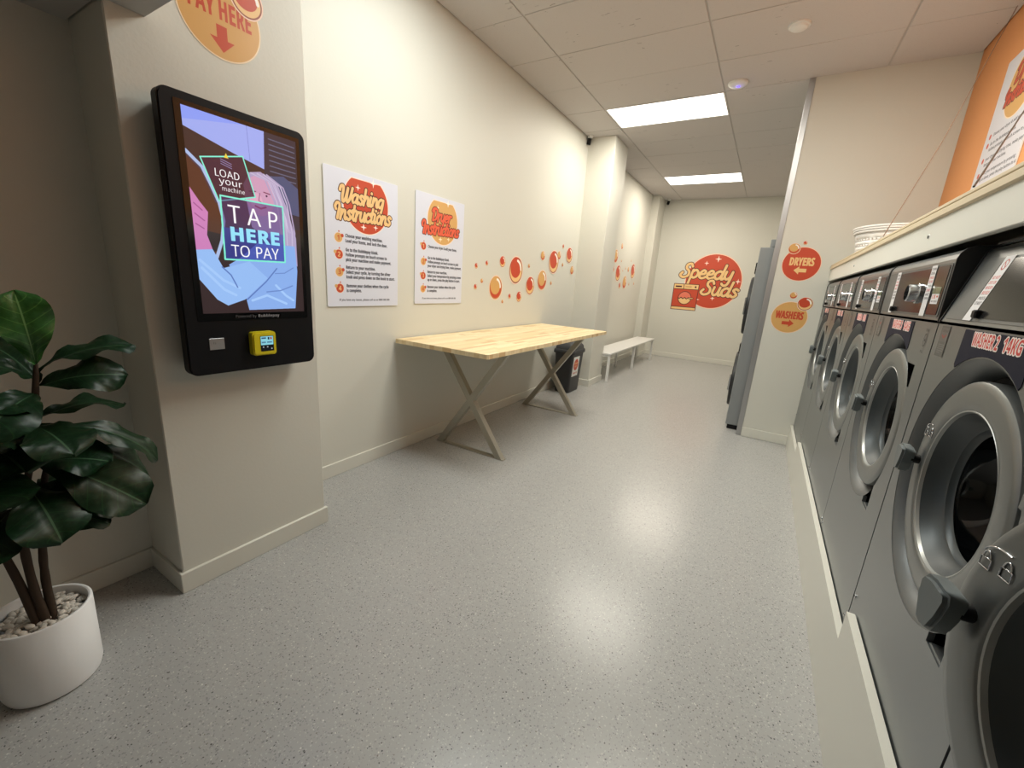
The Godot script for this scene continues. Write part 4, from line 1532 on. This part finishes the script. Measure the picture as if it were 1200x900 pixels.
	M.diagram = print_mat(door_print(), 0.5, true)
	M.strip_left = print_mat(strip_print(false, [["SMALL", 0], ["LOAD", 0], ["-", 0], ["COLD", 1], ["WARM", 1], ["HOT", 1], ["-", 0], ["SOAP", 0], ["ADD", 0], ["START", 0]]), 0.4)
	M.strip_right = print_mat(strip_print(false, [["TURN", 0], ["DIAL", 0], ["-", 0], ["PRESS", 1], ["TO PAY", 1], ["-", 0], ["THEN", 0], ["START", 1], ["-", 0], ["WAIT", 0], ["OPEN", 0]]), 0.4)
	M.strip_sign = print_mat(strip_print(true, [["DO NOT", 1], ["DYE OR", 1], ["WASH", 1], ["RUGS", 1], ["-", 0], ["PRESS", 0], ["START", 0]]), 0.4)
	var ink := Ink.new(66, 32, 2.0, Color8(226, 226, 230))
	ink.text("$", 6, 16, 16, RED, 0.0, true)
	ink.rect(24, 4, 10, 12, RED)
	ink.rect(44, 7, 14, 5, RED)
	ink.text("PAY AT KIOSK", 6, 27, 8, Color8(60, 56, 66), 54, true)
	M.price = print_mat(ink.done(), 0.4)
	M.lcd = mat(Color8(96, 112, 84), 0.2)
	var kind := "front-loading washers along the right side"
	var m4 := make_washer(0.785, false, "WASHER 3", "14KG", 0.0, 0.336)
	m4.position = Vector3(XM, 0, -2.0975)
	tag(m4, "grey washer with upright control head and silver dial, right before the sloped one", "washing machine", kind)
	for q in [[-2.8825, "WASHER 4", "grey washer third from the partition, with red-lettered header", 0], [-3.6675, "WASHER 5", "grey washer second from the partition", 1], [-4.4525, "WASHER 6", "farthest grey washer, against the partition", 2]]:
		var c: Node3D = m4.duplicate()
		c.name = numbered("washing_machine")
		add_child(c)
		c.position = Vector3(XM, 0, q[0])
		tag(c, q[2], "washing machine", kind)
		for part in c.get_children():
			if str(part.name) == "name_sticker":
				part.material_override = print_mat(washer_text(q[1], "14KG"), 0.5, true)
				part.set_meta("label", "red lettering %s 14KG outlined in white" % q[1])
	var m5 := make_washer(0.745, true, "WASHER 2", "14KG", 0.0, 0.45)
	m5.position = Vector3(XM, 0, -1.33)
	tag(m5, "grey washer marked WASHER 2 14KG with sloped control head and closed round door", "washing machine", kind)
	var m6 := make_washer(0.778, true, "WASHER 1", "14KG", 0.228, 0.45)
	m6.position = Vector3(XM, 0, -0.566)
	tag(m6, "nearest grey washer with its round door ajar, cut off by the picture's edge", "washing machine", kind)

	# ---------------------------------------------------------------- wall graphics
	M.bubble_red = print_mat(bubble_print(RED, CREAM), 0.4, true)
	M.bubble_tan = print_mat(bubble_print(TAN, RED), 0.4, true)
	M.dot_red = M.bubble_red
	var wash := poster_print("Washing", RED, [[15, BROWN], [9.5, CREAM]], [["Choose your washing machine.", "Load your items, and lock the door."], ["Go to the Bubblepay kiosk.", "Follow prompts on touch screen to", "pick your machine and make payment."], ["Return to your machine.", "Select your cycle, by turning the silver", "knob and press down on the knob to start."], ["Remove your clothes when the cycle", "is complete."]], false, Color8(252, 238, 230))
	wash_setup(wash)
	decal("logo_decal", "large round red wall logo reading Speedy Suds with a small washing machine", print_mat(logo_print(), 0.45, true), Vector3(1.245, 1.655, -9.798), Vector3.RIGHT, 1.36, 1.2, "wall logo")
	decal("dryers_sign", "round red DRYERS wall sticker with tan arrow pointing left", print_mat(sign_print(RED, CREAM, "DRYERS", true), 0.45, true), Vector3(2.6, 1.755, -4.8462), Vector3.RIGHT, 0.312, 0.312, "wall sign")
	decal("washers_sign", "round tan WASHERS wall sticker with red arrow pointing right", print_mat(sign_print(TAN, RED, "WASHERS", false), 0.45, true), Vector3(2.598, 1.26, -4.8462), Vector3.RIGHT, 0.302, 0.302, "wall sign")
	decal("bubble_decal", "tan bubble sticker overlapping the top left of the red DRYERS sign", M.bubble_tan, Vector3(2.52, 1.892, -4.8458), Vector3.RIGHT, 0.1, 0.1, "bubble decal")
	decal("bubble_decal", "tiny red bubble sticker above the red DRYERS sign", M.bubble_red, Vector3(2.597, 1.944, -4.8458), Vector3.RIGHT, 0.036, 0.036, "bubble decal")
	decal("bubble_decal", "red bubble sticker overlapping the top right of the tan WASHERS sign", M.bubble_red, Vector3(2.702, 1.396, -4.8458), Vector3.RIGHT, 0.13, 0.13, "bubble decal")
	decal("bubble_decal", "small tan bubble sticker above the tan WASHERS sign", M.bubble_tan, Vector3(2.596, 1.468, -4.8458), Vector3.RIGHT, 0.064, 0.064, "bubble decal")
	var gloss := print_mat(pay_print(), 0.3, true)
	decal("pay_sign", "round tan PAY HERE wall sticker with red arrow down above the kiosk", gloss, Vector3(0.4482, 2.312, -0.975), Vector3.FORWARD, 0.295, 0.295, "wall sign")
	decal("bubble_decal", "red bubble sticker overlapping the top right of the PAY HERE sign", M.bubble_red, Vector3(0.4486, 2.41, -1.075), Vector3.FORWARD, 0.13, 0.13, "bubble decal")
	bubbles("bubble decals on the wall above the table", [
		["r", -3.28, 1.536, 0.027, "small red bubble decal nearest the dryer poster, upper of the leftmost pair"],
		["r", -3.45, 1.572, 0.025, "small red bubble decal high and second from the dryer poster"],
		["t", -3.38, 1.403, 0.023, "tiny tan bubble decal just up-left of the largest tan bubble"],
		["r", -3.28, 1.344, 0.027, "small red bubble decal nearest the dryer poster, lower of the leftmost pair"],
		["t", -3.63, 1.342, 0.126, "largest tan bubble decal with red crescent, left part of the table wall"],
		["r", -3.73, 1.606, 0.058, "smallish red bubble decal just left of the largest red bubble above table"],
		["r", -4.01, 1.536, 0.151, "largest red bubble decal with tan crescent, above the table's middle"],
		["t", -3.77, 1.204, 0.02, "tiny tan bubble decal below the largest tan bubble, lowest of all"],
		["r", -3.91, 1.259, 0.029, "tiny red bubble decal just right of the lowest tan dot"],
		["r", -4.11, 1.255, 0.06, "smallish red bubble decal directly below the largest red bubble"],
		["t", -4.29, 1.601, 0.024, "tiny tan bubble decal just right of the largest red bubble"],
		["r", -4.35, 1.382, 0.107, "medium red bubble decal touching the left of the medium tan bubble"],
		["t", -4.64, 1.454, 0.124, "medium tan bubble decal with red crescent, right half of the cluster"],
		["t", -4.61, 1.739, 0.056, "small tan bubble decal above the medium tan bubble with red crescent"],
		["r", -4.92, 1.687, 0.146, "second largest red bubble decal, overlapped by a small tan bubble"],
		["t", -5.06, 1.781, 0.054, "small tan bubble decal overlapping the second largest red bubble"],
		["t", -5.19, 1.673, 0.025, "tiny tan bubble decal between the second largest red bubble and rightmost red one"],
		["r", -5.16, 1.901, 0.027, "tiny red bubble decal, highest on the wall above the table"],
		["r", -5.38, 1.808, 0.104, "red bubble decal farthest right, beside the square column"],
		["t", -5.51, 1.621, 0.059, "small tan bubble decal beside the column, below the rightmost red bubble"],
		["t", -4.89, 1.429, 0.024, "tiny tan bubble decal below the second largest red bubble"]])
	bubbles("bubble decals on the wall above the bench", [
		["t", -7.64, 2.155, 0.053, "small tan bubble decal, highest on the wall above the bench"],
		["t", -7.36, 1.963, 0.116, "large tan bubble decal with red crescent, upper left above the bench"],
		["r", -7.14, 1.852, 0.027, "tiny red bubble decal left of the tan crescent bubble above the bench"],
		["r", -7.30, 1.745, 0.059, "small red bubble decal left of the large red bubble above the bench"],
		["r", -7.13, 1.682, 0.043, "small red bubble decal half hidden by the column, leftmost above bench"],
		["r", -7.59, 1.687, 0.146, "largest red bubble decal above the bench"],
		["t", -7.70, 1.908, 0.023, "tiny tan bubble decal above right of the large red bubble over the bench"],
		["r", -7.77, 1.475, 0.057, "small red bubble decal, lowest on the wall above the bench"],
		["t", -8.05, 1.543, 0.122, "large tan bubble decal low in the cluster above the bench"],
		["t", -8.20, 1.788, 0.051, "small tan bubble decal left of the farthest red bubble above bench"],
		["t", -8.01, 1.798, 0.024, "tiny tan bubble decal in the middle of the cluster above the bench"],
		["t", -8.32, 1.958, 0.021, "tiny tan bubble decal above the farthest red bubble over the bench"],
		["r", -8.52, 1.771, 0.145, "farthest large red bubble decal above the bench"],
		["t", -8.35, 1.516, 0.025, "tiny tan bubble decal right of the low tan bubble above the bench"],
		["t", -8.69, 1.541, 0.029, "tiny tan bubble decal below the farthest red bubble above the bench"],
		["t", -7.84, 1.748, 0.019, "tiniest tan bubble decal touching right of the large red bubble over bench"]])

	# ---------------------------------------------------------------- things
	kiosk()
	table()
	bench()
	bin()
	dryer(Vector3(2.237, 0, -5.0), "tall grey stacked dryer just behind the partition's metal edge")
	dryer(Vector3(2.237, 0, -5.8), "second grey stacked dryer, hidden behind the first one")
	basket()
	plant()
	fittings()


func wash_setup(wash: ImageTexture) -> void:
	poster("washing_poster", "white poster titled Washing Instructions with a red disc, nearer the kiosk", wash, Vector3(0.001, 1.601, -1.99), Vector3.FORWARD)
	var dry := poster_print("Dryer", TAN, [[15, BROWN], [9.5, Color8(226, 96, 66)]], [["Choose your dryer & add your items."], ["Go to the Bubblepay kiosk.", "Follow prompts on touch screen to pick", "your dryer and drying time, make payment."], ["Return to your machine.", "Select your temperature by pressing screen", "up or down, press the play button to start."], ["Remove your clothes when the cycle", "is complete."]], true, Color8(252, 232, 200))
	poster("dryer_poster", "white poster titled Dryer Instructions with a tan disc, nearer the bubbles", dry, Vector3(0.001, 1.613, -2.762), Vector3.FORWARD)
	poster("wall_poster", "white poster with tan disc on the orange wall above the shelf", wall_poster_print(), Vector3(3.434, 2.545, -3.876), Vector3.BACK)


func ceiling() -> void:
	var st := st_new()
	span(st, Vector3(-0.2, 3.331, -10.0), Vector3(3.7, 3.44, 2.1), 0.0)
	var c := struct("ceiling", "pale suspended ceiling of large rectangular tiles", "ceiling", st, M.gap)
	var xs := GX
	var rows := []
	for k in range(-7, 9):
		rows.append(k)
	var kinds := {}
	for k in rows:
		var z0: float = GZ - 0.6 * k
		var z1 := maxf(z0 - 0.6, -9.8)
		z0 = minf(z0, -0.738)
		if z0 - z1 < 0.05:
			continue
		for i in 4:
			if (i == 1 and k in [-5, 0, 5]) or (i == 2 and k == -4):
				continue
			var a := Vector3(float(xs[i]) + 0.006, H, z0 - 0.003)
			var b := Vector3(float(xs[i + 1]) - 0.006, H + 0.016, z1 + 0.003)
			var size := b - a
			st = st_new()
			span(st, a - (a + b) / 2.0, b - (a + b) / 2.0, 0.0025)
			var o := obj("ceiling_tile", st, M.tile, c)
			o.position = (a + b) / 2.0 + Vector3(0, R.randf_range(-0.0012, 0.0012), 0)
			o.rotation = Vector3(R.randf_range(-0.002, 0.002), 0, R.randf_range(-0.001, 0.001))
	# the exposed bars between the tiles run along the room, just above tile level
	for x in [GX[1], GX[2], GX[3]]:
		st = st_new()
		span(st, Vector3(x - 0.012, H + 0.006, -9.8), Vector3(x + 0.012, H + 0.017, -0.74), 0.0)
		obj("ceiling_bar", st, M.tile_plain, c)


func fittings() -> void:
	# smoke sensor with a lit indicator, and a plain detector
	var t := thing("smoke_detector", "round white ceiling sensor with small violet light", "smoke detector", Vector3(1.806, H - 0.001, -4.715))
	var st := st_new()
	lathe(st, [Vector2(-0.034, 0.0), Vector2(-0.034, 0.03), Vector2(-0.026, 0.064), Vector2(-0.014, 0.082), Vector2(0.0, 0.084)], Basis(), Vector3.ZERO, 40)
	obj("housing", st, M.white, t)
	st = st_new()
	lathe(st, [Vector2(-0.039, 0.0), Vector2(-0.038, 0.014), Vector2(-0.033, 0.018)], Basis(), Vector3(0.006, 0, 0.008), 20)
	var violet := mat(Color8(150, 140, 230), 0.4)
	violet.emission_enabled = true
	violet.emission = Color8(120, 100, 255)
	violet.emission_energy_multiplier = 0.9
	obj("indicator_light", st, violet, t, "violet indicator light")
	var l := OmniLight3D.new()
	l.name = "indicator_glow"
	l.light_color = Color8(130, 110, 255)
	l.light_energy = 0.0012
	l.light_size = 0.015
	l.omni_range = 6.0
	l.omni_attenuation = 2.0
	l.shadow_enabled = true
	l.position = Vector3(0.006, -0.06, 0.008)
	t.add_child(l, true)
	t = thing("ceiling_detector", "small plain white round detector on the ceiling before the partition", "smoke detector", Vector3(2.236, H - 0.001, -3.95))
	st = st_new()
	lathe(st, [Vector2(-0.03, 0.0), Vector2(-0.03, 0.036), Vector2(-0.024, 0.05), Vector2(-0.012, 0.056), Vector2(-0.01, 0.068), Vector2(0.0, 0.07)], Basis(), Vector3.ZERO, 36)
	obj("housing", st, M.white, t)
	camera_dome(Vector3(0.05, H, -5.58), "small black security camera in ceiling corner beside the square column")
	camera_dome(Vector3(0.24, H, -9.7), "small black security camera in far corner above the back wall")
	# slack support cables from the shelf edge
	st = st_new()
	tube(st, [Vector3(2.832, 1.7605, -2.83), Vector3(3.05, 2.31, -3.33), Vector3(3.4, 3.309, -4.24)], [0.0022], 8)
	tag(obj("support_cable", st, M.cable), "thin brown cable rising from the shelf edge past the basket", "cable")
	st = st_new()
	tube(st, [Vector3(2.832, 1.7605, -1.735), Vector3(3.126, 2.168, -2.664), Vector3(3.42, 2.575, -3.593)], [0.0028], 8)
	tag(obj("support_cable", st, M.dark), "thin dark cable crossing in front of the poster on orange wall", "cable")
